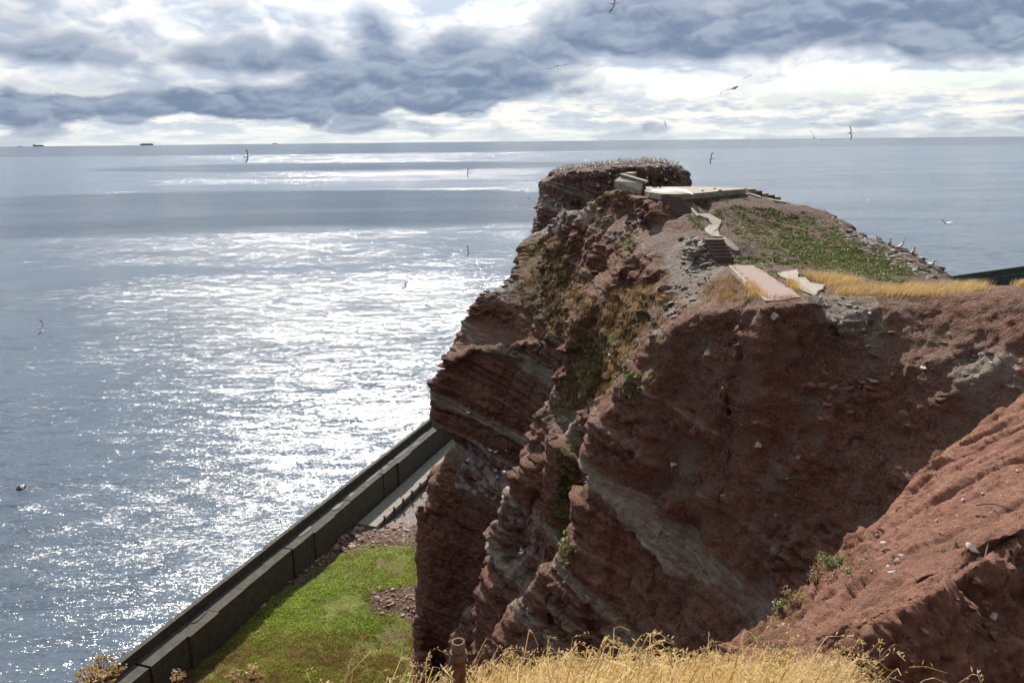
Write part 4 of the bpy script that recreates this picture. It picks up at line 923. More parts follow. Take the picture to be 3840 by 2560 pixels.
fitp(prism('coping', [c0 + Vector((-.06, -.1, .02)), c1 + Vector((.06, -.1, .02)), c1 + dn * 1.25 + Vector((.06, 0, .02)), c0 + dn * 1.25 + Vector((-.04, 0, .02))], .13, M_CONC), blk)
fitp(prism('coping', [c0 + dn * 1.26 + Vector((0, 0, .02)), c0 + dn * 1.26 + Vector((.6, .1, .02)), c2 + Vector((.4, 0, .02)), c2 + Vector((-.2, 0, .02))], .13, M_CONC), blk)
fitp(prism('plaster_face', [c0 + dn * 1.3 + Vector((.05, 0, -.115)), c0 + dn * 1.3 + Vector((.5, .1, -.115)), c2 + Vector((.3, 0, -.115)), c2 + Vector((-.1, 0, -.115))], 1.3, M_CONC), blk)
for r_ in range(9):
    for k in range(2):
        p = c1 + Vector((.03 + .012 * r_, .10 + k * .26 + (.12 if r_ % 2 else 0), -.22 - r_ * .083))
        fitp(MB().add(box_vf(p, (.13, .235, .07), random.uniform(-.06, .06))).build('brick', M_REDBRICK), blk)

# ------------------------------------------------------------------ stones
def stone_mesh(name, seed, flat=.55, mats=None):
    """an angular broken piece of rock"""
    r = random.Random(seed); bm = bmesh.new(); sx, sy, sz = r.uniform(.9, 1.25), r.uniform(.6, .95), flat * r.uniform(.7, 1.2)
    for _ in range(15):
        v = Vector((r.uniform(-1, 1), r.uniform(-1, 1), r.uniform(-1, 1))); m = max(abs(v.x), abs(v.y), abs(v.z)); v = v / m * r.uniform(.36, .5); bm.verts.new((v.x * sx, v.y * sy, v.z * sz))
    bmesh.ops.convex_hull(bm, input=bm.verts); bmesh.ops.delete(bm, geom=[v for v in bm.verts if not v.link_faces], context='VERTS')
    me = bpy.data.meshes.new(name); bm.to_mesh(me); bm.free()
    for m in mats or []: me.materials.append(m)
    return me
def stone_mat(name, a, b_):
    m, N, b = new_mat(name); P = N.node('ShaderNodeNewGeometry').outputs['Position']; oi = N.node('ShaderNodeObjectInfo').outputs['Random']
    f = N.noise(P, 9, 6, .7); c = N.mix(oi, a, b_); c = N.mix(N.math('MULTIPLY', N.sm(f, .45, .7), .5), c, tuple(v * .5 for v in a))
    N.put(b.inputs['Base Color'], c); b.inputs['Roughness'].default_value = .9; N.put(b.inputs['Normal'], N.bump(f, .6, .04)); return m
M_ST_RED = stone_mat('red_stone', (0.15, 0.07, 0.048), (0.30, 0.165, 0.12)); M_ST_PALE = stone_mat('pale_stone', (0.42, 0.36, 0.29), (0.52, 0.49, 0.44)); M_ST_GREY = stone_mat('grey_stone', (0.22, 0.20, 0.175), (0.40, 0.38, 0.34))
REDS = [stone_mesh('stone', i, .45, [M_ST_RED]) for i in range(6)]; PALES = [stone_mesh('stone', 20 + i, .6, [M_ST_PALE]) for i in range(5)]; GREYS = [stone_mesh('stone', 40 + i, .5, [M_ST_GREY]) for i in range(6)]
def put_stone(parent, me, loc, s, name='stone'):
    o = bpy.data.objects.new(name, me); o.location = loc; o.scale = (s, s, s); o.rotation_euler = (random.uniform(-.4, .4), random.uniform(-.4, .4), random.uniform(0, 6.3)); return link(o, parent)
def rnd_in(poly, n):
    xs, ys = [p[0] for p in poly], [p[1] for p in poly]; out = []
    while len(out) < n:
        c = np.array([[random.uniform(min(xs), max(xs)), random.uniform(min(ys), max(ys))] for _ in range(n)])
        out += [tuple(p) for p in c[inpoly(c, poly)]]
    return out[:n]
def strew(parent, o, meshes, poly, n, smin, smax, sink=.12):
    for px, py in rnd_in(poly, n):
        loc, nrm = hit(o, px, py)
        if loc is None: continue
        s = smin + (smax - smin) * random.random() ** 2.2; put_stone(parent, random.choice(meshes), loc + nrm * s * sink, s)
# grey slabs by the lower stairs and along the rim
strew(headland, headland, GREYS, [(2540, 880), (2640, 900), (2690, 980), (2650, 1010), (2600, 980), (2550, 930)], 75, .15, .6)
strew(headland, headland, GREYS, [(2500, 1080), (2720, 1040), (2640, 1130), (2500, 1230), (2430, 1280), (2470, 1150)], 60, .12, .45)
strew(headland, headland, GREYS + PALES[:1], [(3030, 1095), (3250, 1110), (3330, 1240), (3250, 1310), (3130, 1240), (3040, 1150)], 70, .08, .34, -.05)
strew(headland, headland, REDS + GREYS, [(3550, 1330), (3840, 1300), (3840, 1450), (3650, 1470)], 26, .10, .4, -.1)
strew(headland, headland, REDS + GREYS[:2], [(2600, 1250), (3500, 1180), (3700, 1400), (3400, 1620), (2900, 1950), (2600, 1900)], 120, .08, .42, -.12)
strew(headland, headland, GREYS, [(2560, 930), (2690, 980), (2640, 1110), (2540, 1100)], 90, .08, .35)
strew(headland, headland, REDS, [(2980, 1380), (3260, 1400), (3280, 1500), (3060, 1520)], 26, .15, .6, -.1)
strew(headland, headland, REDS + PALES[:2], [(2640, 1500), (2900, 1550), (2900, 1700), (2650, 1700)], 22, .12, .45, -.05)
strew(headland, headland, REDS + GREYS, [(2750, 760), (3080, 810), (3300, 920), (3500, 1030), (3300, 1010), (3000, 900)], 110, .10, .42, 0)
strew(headland, headland, GREYS, [(3100, 800), (3220, 885), (3330, 915), (3540, 1050), (3440, 1040), (3250, 940)], 90, .15, .5, 0)
strew(headland, headland, GREYS + REDS, [(2180, 770), (2400, 740), (2440, 830), (2330, 900), (2200, 900)], 50, .15, .7)
for px, py, s, me, lab in ((2898, 1190, .55, PALES[0], 'pale angular boulder resting on the dark slope under the path end'), (3058, 1135, .62, PALES[1], 'long pale stone at the rim below the grey rubble'),
                           (2528, 1745, .52, PALES[2], 'pinkish lone boulder lying on the shaded gully slope'), (3470, 1382, .30, PALES[3], 'small white stone in the shaded gully wall'),
                           (3765, 1062, 1.0, stone_mesh('stone', 97, 1.15, [M_ST_RED]), 'large brown boulder on the rim in front of the far wall'), (3300, 886, .8, REDS[2], 'dark boulder on the hill edge left of the perched birds')):
    loc, nrm = hit(headland, px, py)
    if loc is not None:
        o = put_stone(None, me, loc + Vector((0, 0, .15 * s)), s, 'boulder'); tag(o, lab, 'boulder')
for px, py, s in ((3345, 2150, .16), (3365, 2100, .13), (3330, 2120, .11), (3380, 2080, .10), (3320, 2060, .18), (3310, 2035, .14), (3650, 2055, .2), (3668, 2095, .16), (3665, 2180, .15), (3590, 1935, .1), (3720, 2310, .18), (3300, 1985, .14)):
    loc, nrm = hit(near_slope, px, py)
    if loc is not None: put_stone(near_slope, random.choice(PALES if random.random() < .6 else REDS), loc, s)
strew(near_slope, near_slope, REDS, [(3150, 2480), (3500, 2260), (3840, 2080), (3840, 2560), (3200, 2560)], 60, .04, .17)
strew(near_slope, near_slope, REDS + PALES, [(2900, 2330), (3170, 2080), (3480, 1800), (3840, 1500), (3840, 1900), (3300, 2130)], 70, .03, .09)
# rubble on the shore: the largest stones singly, the rest together
SHO = [stone_mesh('stone', 80 + i, .42, [stone_mat('shore_stone_%d' % i, (0.24, 0.145, 0.105), (0.42, 0.31, 0.25))]) for i in range(5)]
strew(shore, shore, SHO, POLY_RUB, 190, .35, .95, .15); strew(shore, shore, SHO, POLY_RUB2, 70, .3, .8, .15); strew(shore, shore, REDS + GREYS[:2], [(700, 2520), (1080, 2140), (1120, 2150), (760, 2520)], 40, .2, .55, .1)
def rubble_rest():
    V, F = [], []; base = [(np.array([v.co[:] for v in me.vertices]), [list(p.vertices) for p in me.polygons]) for me in [stone_mesh('s', 60 + i, .5) for i in range(4)]]
    allF = []; n0 = 0; VV = []
    for poly, n, a, b_ in ((POLY_RUB, 900, .12, .34), (POLY_RUB2, 350, .1, .3), (POLY_GRAV, 900, .08, .2), ([(700, 2520), (1080, 2140), (1150, 2160), (800, 2520)], 350, .1, .3), (POLY_GREEN, 260, .08, .25)):
        for px, py in rnd_in(poly, n):
            loc, nrm = hit(shore, px, py)
            if loc is None: continue
            bv, bf = base[random.randrange(4)]; t = random.uniform(0, 6.3); c, s_ = math.cos(t), math.sin(t); k = random.uniform(a, b_)
            w = np.stack([bv[:, 0] * c - bv[:, 1] * s_, bv[:, 0] * s_ + bv[:, 1] * c, bv[:, 2]], 1) * k + np.array(loc); VV.append(w); allF += [[i + n0 for i in f] for f in bf]; n0 += len(w)
    V = np.concatenate(VV); o = np_mesh('rubble', V, np.array(allF), stone_mat('rubble_stone', (0.29, 0.195, 0.15), (0.29, 0.195, 0.15)), smooth=False, parent=shore); o['kind'] = 'stuff'
rubble_rest()

# ------------------------------------------------------------------ pipe post in the foreground
pz = tag(empty('pipe_post', (0, 0, 0)), 'rusty iron pipe post with a wire-bound collar in the golden grass', 'post')
pt = Vector(at(1718, 2404, 3.05)); pz.location = (pt.x, pt.y, pt.z - 1.1)
def ring_tube(r0, r1, z0, z1, n=20):
    V = []; F = []
    for z, r in ((z0, r0), (z1, r0), (z1, r1), (z1 - .12, r1)):
        V += [(r * math.cos(2 * math.pi * k / n), r * math.sin(2 * math.pi * k / n), z) for k in range(n)]
    for i in range(3):
        for k in range(n): F.append([i * n + k, i * n + (k + 1) % n, (i + 1) * n + (k + 1) % n, (i + 1) * n + k])
    return V, F
MB().add(ring_tube(.028, .02, 0, 1.05)).build('pipe', M_IRON, pz, True)
MB().add(ring_tube(.030, .022, 1.052, 1.1)).build('pipe_top', simple_mat('pale_rust', (.19, .115, .075), .7, .2, 40, .3), pz, True)
cl = MB(); V_, F_ = ring_tube(.039, .029, 1.02, 1.05); cl.add((V_, F_)); cl.build('collar', M_IRON, pz, True)
for k in range(4):
    t0 = random.uniform(0, 6.3); pts = [(.041 * math.cos(t0 + i * .6), .041 * math.sin(t0 + i * .6), 1.045 - .008 * i + random.uniform(-.012, .012)) for i in range(9)] + [(.07 * math.cos(t0 + 5.2), .07 * math.sin(t0 + 5.2), .86 + .02 * k)]
    MB().add(tube_vf(pts, [.0022] * len(pts), 5)).build('wire', M_IRON, pz, True)
# loose sticks and roots on the near slope
for i, (pa, pb, lab) in enumerate((((3660, 1902), (3840, 1912), 'thin dead root lying across the rilled red slope'), ((3705, 2050), (3668, 2200), 'bent dead twig leaning on the crumbling bank'), ((3775, 2105), (3840, 2110), 'short dead branch at the right edge of the bank'))):
    A, B = hit(near_slope, *pa, .04)[0], hit(near_slope, *pb, .04)[0]
    if A is None or B is None: continue
    pts = [A.lerp(B, t) + Vector((0, 0, .05 * math.sin(t * 5 + i))) for t in (0, .2, .4, .6, .8, 1)]
    tag(MB().add(tube_vf(pts, [.012, .016, .015, .013, .011, .007], 6)).build('dead_stick', simple_mat('dead_wood_%d' % i, (.13, .085, .06), .8, .2, 20), None, True), lab, 'stick')

# ------------------------------------------------------------------ seabirds
M_FEATHER = simple_mat('white_feather', (0.86, 0.86, 0.86), .7, .03, 20); M_HEAD = simple_mat('ochre_head', (0.62, 0.47, 0.26), .7, .1, 20); M_BLACK = simple_mat('black_feather', (0.035, 0.032, 0.03), .7, .1, 20); M_BEAK = simple_mat('grey_beak', (0.40, 0.44, 0.48), .5, .05, 20); M_GULL = simple_mat('grey_wing', (0.36, 0.38, 0.41), .7, .08, 20)
BIRDM = [M_FEATHER, M_HEAD, M_BLACK, M_BEAK, M_GULL]
def body_of(spine, mat_of, n=9, squash=.85):
    pts = [Vector((x, 0, z)) for x, z, r in spine]; V, F, M = [], [], []
    for i, (x, z, r) in enumerate(spine):
        t = (pts[min(i + 1, len(pts) - 1)] - pts[max(i - 1, 0)]).normalized(); up = Vector((-t.z, 0, t.x))
        for k in range(n):
            th = 2 * math.pi * k / n; p = pts[i] + up * (r * math.sin(th)) + Vector((0, r * squash * math.cos(th), 0)); V.append(tuple(p))
    for i in range(len(spine) - 1):
        for k in range(n): F.append([i * n + k, i * n + (k + 1) % n, (i + 1) * n + (k + 1) % n, (i + 1) * n + k]); M.append(mat_of(i))
    F.append(list(range(n))); M.append(mat_of(0)); F.append([(len(spine) - 1) * n + k for k in range(n)][::-1]); M.append(mat_of(len(spine) - 2))
    return V, F, M
def gannet_mesh(kind):
    if kind == 0: sp_ = [(-.42, .06, .012), (-.3, .11, .045), (-.18, .17, .085), (-.04, .24, .115), (.08, .33, .105), (.14, .43, .07), (.165, .53, .05), (.19, .61, .05), (.235, .635, .038), (.29, .63, .02), (.37, .615, .005)]
    elif kind == 1: sp_ = [(-.40, .10, .012), (-.28, .13, .05), (-.14, .15, .10), (.02, .16, .125), (.14, .20, .11), (.20, .29, .065), (.215, .37, .048), (.235, .43, .05), (.28, .45, .036), (.33, .44, .02), (.41, .42, .005)]
    else: sp_ = [(-.40, .08, .012), (-.28, .12, .045), (-.15, .18, .09), (.0, .24, .115), (.11, .31, .10), (.17, .38, .065), (.20, .43, .05), (.19, .36, .046), (.15, .29, .03), (.10, .23, .02), (.05, .17, .005)]
    V, F, M = body_of(sp_, lambda i: 2 if i < 2 else 0 if i < 5 else 1 if i < 8 else 3)
    for sy in (-1, 1):                                    # folded wing with its black tip
        o = len(V); w = [(.10, .085, .36), (.09, .11, .24), (-.20, .095, .12), (-.47, .02, .045), (-.30, .055, .17), (-.10, .09, .29)]
        if kind == 1: w = [(x, y * 1.1, .5 * z + .08) for x, y, z in w]
        V += [(x, sy * (y + .012), z) for x, y, z in w] + [(x, sy * (y - .02), z) for x, y, z in w]
        f = [[0, 1, 2, 5], [2, 3, 4, 5]]; f = f if sy < 0 else [q[::-1] for q in f]
        F += [[i + o for i in q] for q in f] + [[i + o + 6 for i in q[::-1]] for q in f]; M += [0, 2, 0, 2]
        for i in range(6): F.append([o + i, o + (i + 1) % 6, o + 6 + (i + 1) % 6, o + 6 + i]); M.append(2 if i in (2, 3) else 0)
    for sy in (-1, 1):                                    # legs down to the rock
        vf = tube_vf([(0, sy * .05, .16), (.01, sy * .05, .02), (.06, sy * .055, -.03)], [.016, .012, .02], 5); o = len(V); V += vf[0]; F += [[i + o for i in q] for q in vf[1]]; M += [2] * len(vf[1])
    me = bpy.data.meshes.new('gannet'); me.from_pydata(V, [], F)
    for m in BIRDM: me.materials.append(m)
    me.polygons.foreach_set('material_index', M); me.polygons.foreach_set('use_smooth', [True] * len(F)); me.update(); return me
def flying_mesh(dih, sweep, gull=False):
    V, F, M = body_of([(-.46, 0, .008), (-.34, 0, .03), (-.2, .0, .065), (-.02, .0, .088), (.14, .01, .078), (.26, .02, .05), (.34, .025, .042), (.39, .02, .034), (.43, .015, .016), (.52, .0, .004)], lambda i: (0 if gull else 2) if i < 1 else 0 if i < 5 else (0 if gull else 1) if i < 7 else 3)
    for sy in (-1, 1):
        st = []
        for k in range(9):
            f = k / 8; y = sy * (.05 + .82 * f); z = dih * (math.sin(f * 1.9) * .55 - f * f * .18) ; x = .12 + (.10 * math.sin(f * 3.1)) - sweep * f * f
            ch = .20 * (1 - .30 * f) * (1 if f < .82 else (1 - f) / .18 * .75 + .12); st.append((x, y, z, ch))
        o = len(V)
        for x, y, z, ch in st: V += [(x + ch * .35, y, z + .008), (x - ch * .65, y, z), (x + ch * .30, y, z - .012), (x - ch * .62, y, z - .006)]
        for k in range(8):
            a_, b_ = o + k * 4, o + k * 4 + 4; mt = 2 if k >= (7 if gull else 5) else (4 if gull else 0); q = [[a_, a_ + 1, b_ + 1, b_], [a_ + 3, a_ + 2, b_ + 2, b_ + 3], [a_ + 2, a_, b_, b_ + 2], [a_ + 1, a_ + 3, b_ + 3, b_ + 1]]
            F += q if sy > 0 else [p[::-1] for p in q]; M += [mt] * 4
    me = bpy.data.meshes.new('flying_gannet'); me.from_pydata(V, [], F)
    for m in BIRDM: me.materials.append(m)
    me.polygons.foreach_set('material_index', M); me.polygons.foreach_set('use_smooth', [True] * len(F)); me.update(); return me
GM = [gannet_mesh(k) for k in range(3)]
def perch(name, me, loc, rz, s=1.0):
    o = bpy.data.objects.new(name, me); o.location = loc; o.scale = (s, s, s); o.rotation_euler = (0, 0, rz); return link(o)
# the colony on the stack
nb = 0; placed = []
tries = 0
while nb < 265 and tries < 4000:
    tries += 1; f = random.random(); px = 2064 + f * 484
    pl = np.interp(px, [2064, 2100, 2180, 2250, 2330, 2400, 2440, 2500, 2548], [652, 634, 623, 615, 607, 603, 601, 607, 645])
    Y = random.triangular(146.2, 158, 148); x = at(px, pl, Y)[0]; z = ground(x, Y, stack)
    if z is None or z < 43.4: continue
    if any((x - a) ** 2 + (Y - b_) ** 2 < .22 for a, b_ in placed): continue
    placed.append((x, Y)); nb += 1
    tag(perch('gannet', random.choice(GM[:2] + [GM[0]]), (x, Y, z - .02), random.uniform(0, 6.3), random.uniform(1.0, 1.2)), 'white gannet in the crowd on top of the sea stack', 'gannet', 'gannet colony on the sea stack')
for i, (px, py) in enumerate(((2250, 650), (2262, 646), (2270, 652), (2287, 655), (2440, 625), (2447, 630), (2432, 622), (2465, 629), (2489, 641), (2478, 652), (2495, 680), (2500, 677), (2427, 672), (2283, 686), (2243, 702), (2380, 621), (2376, 630), (2310, 628), (2300, 630), (2180, 645), (2110, 650), (2085, 651), (2530, 668), (2515, 640), (2120, 662), (2155, 640), (2043, 740), (2050, 737), (2077, 757), (2082, 773))):
    loc, nrm = hit(stack, px, py)
    if loc is not None: tag(perch('gannet', GM[i % 2], loc + Vector((0, -.15, -.05)), random.uniform(0, 6.3), 1.08), 'white gannet on a ledge in the face of the sea stack', 'gannet', 'gannets on ledges of the sea stack')
for px, py, rz, k, lab in ((3292, 905, 3.6, 2, 'preening gannet perched highest on the right ridge'), (3336, 922, 4.4, 0, 'upright gannet second from the top on the right ridge'), (3378, 934, .3, 0, 'gannet with dark wings and ochre head third along the right ridge'), (3424, 955, 4.6, 0, 'gannet showing head and neck over the right ridge'),
                           (3450, 977, 2.6, 1, 'white gannet crouching on the stones of the right ridge'), (3488, 1000, 5.4, 1, 'lowest gannet on the right ridge above the far wall'), (2972, 762, 1.0, 1, 'white gannet beside the broken slabs right of the platform'),
                           (2114, 802, 4.0, 0, 'tall white gannet standing on the left ledge below the stack'), (2048, 850, 3.2, 1, 'white gannet at the outer left end of the lower ledge'), (2098, 847, 4.8, 1, 'white gannet on the lower left ledge nearer the cliff'), (2400, 838, 2.0, 1, 'pale gannet lying on the dark slope under the wall remnant')):
    loc, nrm = hit(headland, px, py)
    if loc is not None: tag(perch('gannet', GM[k], loc, rz, .86 if px > 2600 else 1.05), lab, 'gannet')
for i, (px, py) in enumerate(((1757, 1552), (1842, 1692), (1855, 1695), (1898, 1694), (1752, 1732), (1770, 1740), (1862, 1768), (1865, 1790), (1895, 1780), (1922, 1830), (1780, 1760), (1950, 2070), (1958, 2085))):
    loc, nrm = hit(headland, px, py)
    if loc is not None: tag(perch('seabird', GM[1], loc + nrm * .12, random.uniform(0, 6.3), .75), 'small pale seabird nesting on the whitewashed cliff ledge' if py < 2000 else 'pale seabird huddled on the shaded rib of the cliff', 'seabird', 'seabirds on the cliff ledges' if py < 2000 else 'seabirds on the shaded rib')
FM = {}
def flyer(px, py, span, head, bank, pitch, dih, sweep, lab, gull=False):
    key = (round(dih, 1), round(sweep, 1), gull)
    if key not in FM: FM[key] = flying_mesh(dih, sweep, gull)
    d = 1.72 * FPX / span; v = ray(px, py).normalized(); o = bpy.data.objects.new('flying_gannet', FM[key]); o.location = Vector((0, 0, EYE)) + v * d
    o.rotation_euler = (Matrix.Rotation(R(head), 3, 'Z') @ Matrix.Rotation(R(pitch), 3, 'Y') @ Matrix.Rotation(R(bank), 3, 'X')).to_euler(); link(o); tag(o, lab, 'gannet')
for a_ in ((2300, 14, 70, 20, -60, -5, .5, .3, 'dark flying bird cut by the top edge of the picture'), (2091, 246, 76, 80, -12, 0, -.2, .3, 'white gannet gliding in front of the dark cloud bank'), (2755, 329, 125, 95, -30, 5, .3, .4, 'largest flying gannet with long wings tilted, right of centre sky'),
           (2493, 465, 26, 10, 50, 0, .2, .2, 'tiny bird in the bright clouds above the stack'), (3052, 517, 58, 60, 40, 0, .6, .2, 'gannet with raised wing skimming the horizon'), (3187, 499, 46, 15, 75, 0, .2, .2, 'gannet flying right just above the horizon with wing down'),
           (2670, 594, 46, 190, 70, 0, .2, .2, 'gannet with a hanging wing over the sea right of the stack'), (2195, 603, 34, 100, 0, 0, .9, .2, 'dark bird with wings in a V left above the stack'), (924, 588, 52, 30, -65, 0, .3, .2, 'lone gannet with one wing up over the far left glitter'),
           (1757, 648, 40, 200, 70, 0, .2, .2, 'gannet with drooped wing over the bright horizon band'), (1958, 716, 26, 20, 20, 0, .2, .2, 'white bird topmost of three left of the stack'), (1985, 745, 26, 170, 15, 0, .3, .2, 'white bird middle of three left of the stack'), (1933, 776, 32, 10, 20, 0, .2, .2, 'white bird lowest of three left of the stack'),
           (1322, 876, 56, 75, 45, 0, .1, .2, 'slender gannet gliding diagonally over the white glitter'), (1752, 940, 44, 10, 75, 0, .1, .2, 'gannet with wing straight down right of the glitter'), (1787, 993, 34, 70, 70, 0, .3, .3, 'small dark bird just below the wing-down gannet'), (1823, 1004, 22, 80, 80, 0, .2, .2, 'tiny dark bird nearest the overgrown cliff edge'),
           (1198, 975, 34, 100, 80, 0, .3, .3, 'small dark bird in the centre of the glitter'), (1515, 1078, 56, 25, -35, 0, .5, .2, 'gannet with black wing tips over the glitter left of the cliff'), (1444, 1221, 30, 90, 75, 0, .2, .2, 'small dark bird above the shining water at mid height'), (1522, 1563, 36, 100, 70, 0, .3, .2, 'dark bird over the brightest water near the sea wall end'),
           (1118, 1642, 42, 70, 60, 0, .2, .3, 'dark bird over the glitter above the sea wall'), (1012, 1560, 38, 95, 65, 0, .1, .2, 'faint slim bird above the sea left of the wall end'), (155, 1232, 62, 20, 40, 0, .6, .3, 'white gannet flapping over the sea at the far left'), (3552, 838, 66, 100, 12, 0, .5, .3, 'white gannet gliding over the sea at the far right'),
           (3255, 750, 34, 60, -35, 0, .3, .2, 'small white bird over the sea above the right ridge'), (2606, 670, 36, 75, 10, 0, .2, .2, 'white bird low over the sea right beside the stack'), (2237, 531, 30, 100, 0, 0, .4, .2, 'tiny dark bird exactly on the horizon above the stack'), (1994, 878, 42, 95, 82, 0, .1, .2, 'dark bird seen edge-on beside the overgrown cliff')):
    flyer(*a_)

# ------------------------------------------------------------------ things on the water
M_SHIP = simple_mat('ship_paint', (0.13, 0.16, 0.20), .6, .1, .02)
def ship(px, length, kind, lab, D=24600):
    v = ray(px, 540); t = D / math.hypot(v.x, v.y); root = tag(empty('cargo_ship', (v.x * t, v.y * t, 0)), lab, 'ship'); L = length; ang = math.atan2(v.x, v.y); root.rotation_euler = (0, 0, -ang)
    h = L * .075
    MB().add(([(-L / 2, -15, 0), (L * .47, -13, 0), (L * .47, 13, 0), (-L / 2, 15, 0), (-L * .51, -15, h), (L * .54, -4, h * 1.25), (L * .54, 4, h * 1.25), (-L * .51, 15, h)], [[0, 1, 2, 3][::-1], [4, 5, 6, 7], [0, 1, 5, 4], [1, 2, 6, 5], [2, 3, 7, 6], [3, 0, 4, 7]])).build('hull', M_SHIP, root)
    if kind == 0:
        for k in range(9): MB().add(box_vf((-L * .40 + k * L * .097, 0, h + L * .028), (L * .088, 26, L * (.05 + .012 * (k % 3)))) ).build('container_stack', M_SHIP, root)
        MB().add(box_vf((-L * .12, 0, h + L * .05), (L * .04, 28, L * .10))).build('bridge', M_SHIP, root)
        MB().add(box_vf((L * .2, 0, h + L * .06), (L * .03, 12, L * .11))).build('funnel', M_SHIP, root)
    elif kind == 1:
        MB().add(([(-L * .46, -12, h), (-L * .22, -12, h), (-L * .22, 12, h), (-L * .46, 12, h), (-L * .46, -12, h + L * .16), (-L * .22, -12, h + L * .06), (-L * .22, 12, h + L * .06), (-L * .46, 12, h + L * .16)], box_vf((0, 0, 0), (1, 1, 1))[1] and [[0, 1, 2, 3][::-1], [4, 5, 6, 7], [0, 1, 5, 4], [1, 2, 6, 5], [2, 3, 7, 6], [3, 0, 4, 7]])).build('bridge', M_SHIP, root)
        MB().add(box_vf((L * .13, 0, h + L * .03), (L * .62, 24, L * .06))).build('cargo_hold', M_SHIP, root)
    else:
        MB().add(box_vf((L * .3, 0, h + L * .06), (L * .16, 20, L * .12))).build('bridge', M_SHIP, root); MB().add(box_vf((-L * .1, 0, h + L * .02), (L * .4, 20, L * .04))).build('deck_house', M_SHIP, root)
ship(550, 335, 0, 'long container ship on the horizon, middle of the three larger ships'); ship(143, 250, 1, 'freighter with high stern on the horizon at the left'); ship(1031, 130, 1, 'small ship on the horizon, rightmost of the ships'); ship(71, 105, 2, 'smallest ship on the horizon at the far left')
rk = atz(80, 1829, .0)
bm = bmesh.new(); bmesh.ops.create_icosphere(bm, subdivisions=4, radius=1)
for v in bm.verts:
    v.co += v.co.normalized() * .25 * float(perlin(np.array([list(v.co * 2.1)]))[0]) + v.co.normalized() * .1 * float(perlin(np.array([list(v.co * 6)]))[0]); v.co = Vector((v.co.x * .55, v.co.y * .8, v.co.z * .42))
me = bpy.data.meshes.new('sea_rock'); bm.to_mesh(me); bm.free(); me.materials.append(simple_mat('wet_weed', (.05, .028, .022), .35, .3, 8, .5, spec=.6)); o = link(bpy.data.objects.new('sea_rock', me)); o.location = (rk[0], rk[1], .05); tag(o, 'dark weedy rock just breaking the water at the left edge', 'rock')

# ------------------------------------------------------------------ plants
M_GOLD = leaf_mat('golden_grass', (0.38, 0.235, 0.08), (0.64, 0.44, 0.17), (0.83, 0.64, 0.33), .42)
M_DRY = leaf_mat('dry_brown_grass', (0.11, 0.07, 0.034), (0.32, 0.20, 0.08), (0.52, 0.36, 0.15), .45)
M_GREEN = leaf_mat('green_leaves', (0.06, 0.075, 0.016), (0.16, 0.19, 0.045), (0.34, 0.36, 0.12), .4)
M_TURF = leaf_mat('shore_turf', (0.085, 0.125, 0.016), (0.26, 0.36, 0.04), (0.45, 0.53, 0.09), .4, .012)
WIND = np.array([0.55, 0.1, 0.0])                       # blades lean to the right
def blades(pos, n, hmin, hmax, width, spread, lean=.5, tone=None, seg=2, rg=rng):
    """n curved blades around every point; returns vertices, triangles, tone"""
    pos = np.asarray(pos, float); m = len(pos) * n; P = np.repeat(pos, n, 0) + np.concatenate([rg.normal(0, spread, (m, 2)), np.zeros((m, 1))], 1)
    h = rg.uniform(hmin, hmax, m); a = rg.uniform(0, 2 * np.pi, m); out = np.stack([np.cos(a), np.sin(a), 0 * a], 1) * rg.uniform(.05, .45, (m, 1)) + WIND * lean
    side = np.stack([np.cos(a + 1.2), np.sin(a + 1.2), 0 * a], 1); w = width * rg.uniform(.6, 1.3, m)
    rows = []
    for k in range(seg):
        f = k / seg; c = P + out * (h * f * f)[:, None] + np.stack([0 * h, 0 * h, h * f * (1 - .18 * f)], 1)
        rows += [c - side * (w * (1 - f * .7) / 2)[:, None], c + side * (w * (1 - f * .7) / 2)[:, None]]
    rows.append(P + out * h[:, None] + np.stack([0 * h, 0 * h, h * .82], 1))
    V = np.stack(rows, 1).reshape(-1, 3); nv = 2 * seg + 1; base = np.arange(m)[:, None] * nv; T = []
    for k in range(seg - 1): T += [base + [2 * k, 2 * k + 1, 2 * k + 3], base + [2 * k, 2 * k + 3, 2 * k + 2]]
    T.append(base + [2 * seg - 2, 2 * seg - 1, 2 * seg]); F = np.concatenate(T)
    t0 = rg.random(len(pos)) if tone is None else tone; t = np.clip(np.repeat(t0, n) * .7 + rg.random(m) * .3, 0, 1); return V, F, np.repeat(t, nv)
def leaves(pos, n, size, spread, height, tone=None, rg=rng):
    """small tilted leaf faces in a low cushion"""
    pos = np.asarray(pos, float); m = len(pos) * n; r = rg.normal(0, 1, (m, 3)); r /= np.linalg.norm(r, axis=1, keepdims=True) + 1e-9; r[:, 2] = np.abs(r[:, 2])
    sp_ = np.repeat(np.broadcast_to(spread, len(pos)), n); ht = np.repeat(np.broadcast_to(height, len(pos)), n)
    P = np.repeat(pos, n, 0) + r * rg.random((m, 1)) ** .5 * np.stack([sp_, sp_, ht], 1)
    u = rg.normal(0, 1, (m, 3)); u /= np.linalg.norm(u, axis=1, keepdims=True); nn = r * .6 + rg.normal(0, .5, (m, 3)) + (0, 0, .5); v = np.cross(nn, u); v /= np.linalg.norm(v, axis=1, keepdims=True) + 1e-9
    s = size * rg.uniform(.6, 1.4, (m, 1)); V = np.stack([P - u * s, P + v * s * .55, P + u * s, P - v * s * .55], 1).reshape(-1, 3)
    F = np.arange(m)[:, None] * 4 + np.array([[0, 1, 2, 3]]); t0 = rg.random(len(pos)) if tone is None else tone
    return V, F, np.repeat(np.clip(np.repeat(t0, n) * .6 + rg.random(m) * .4, 0, 1), 4)
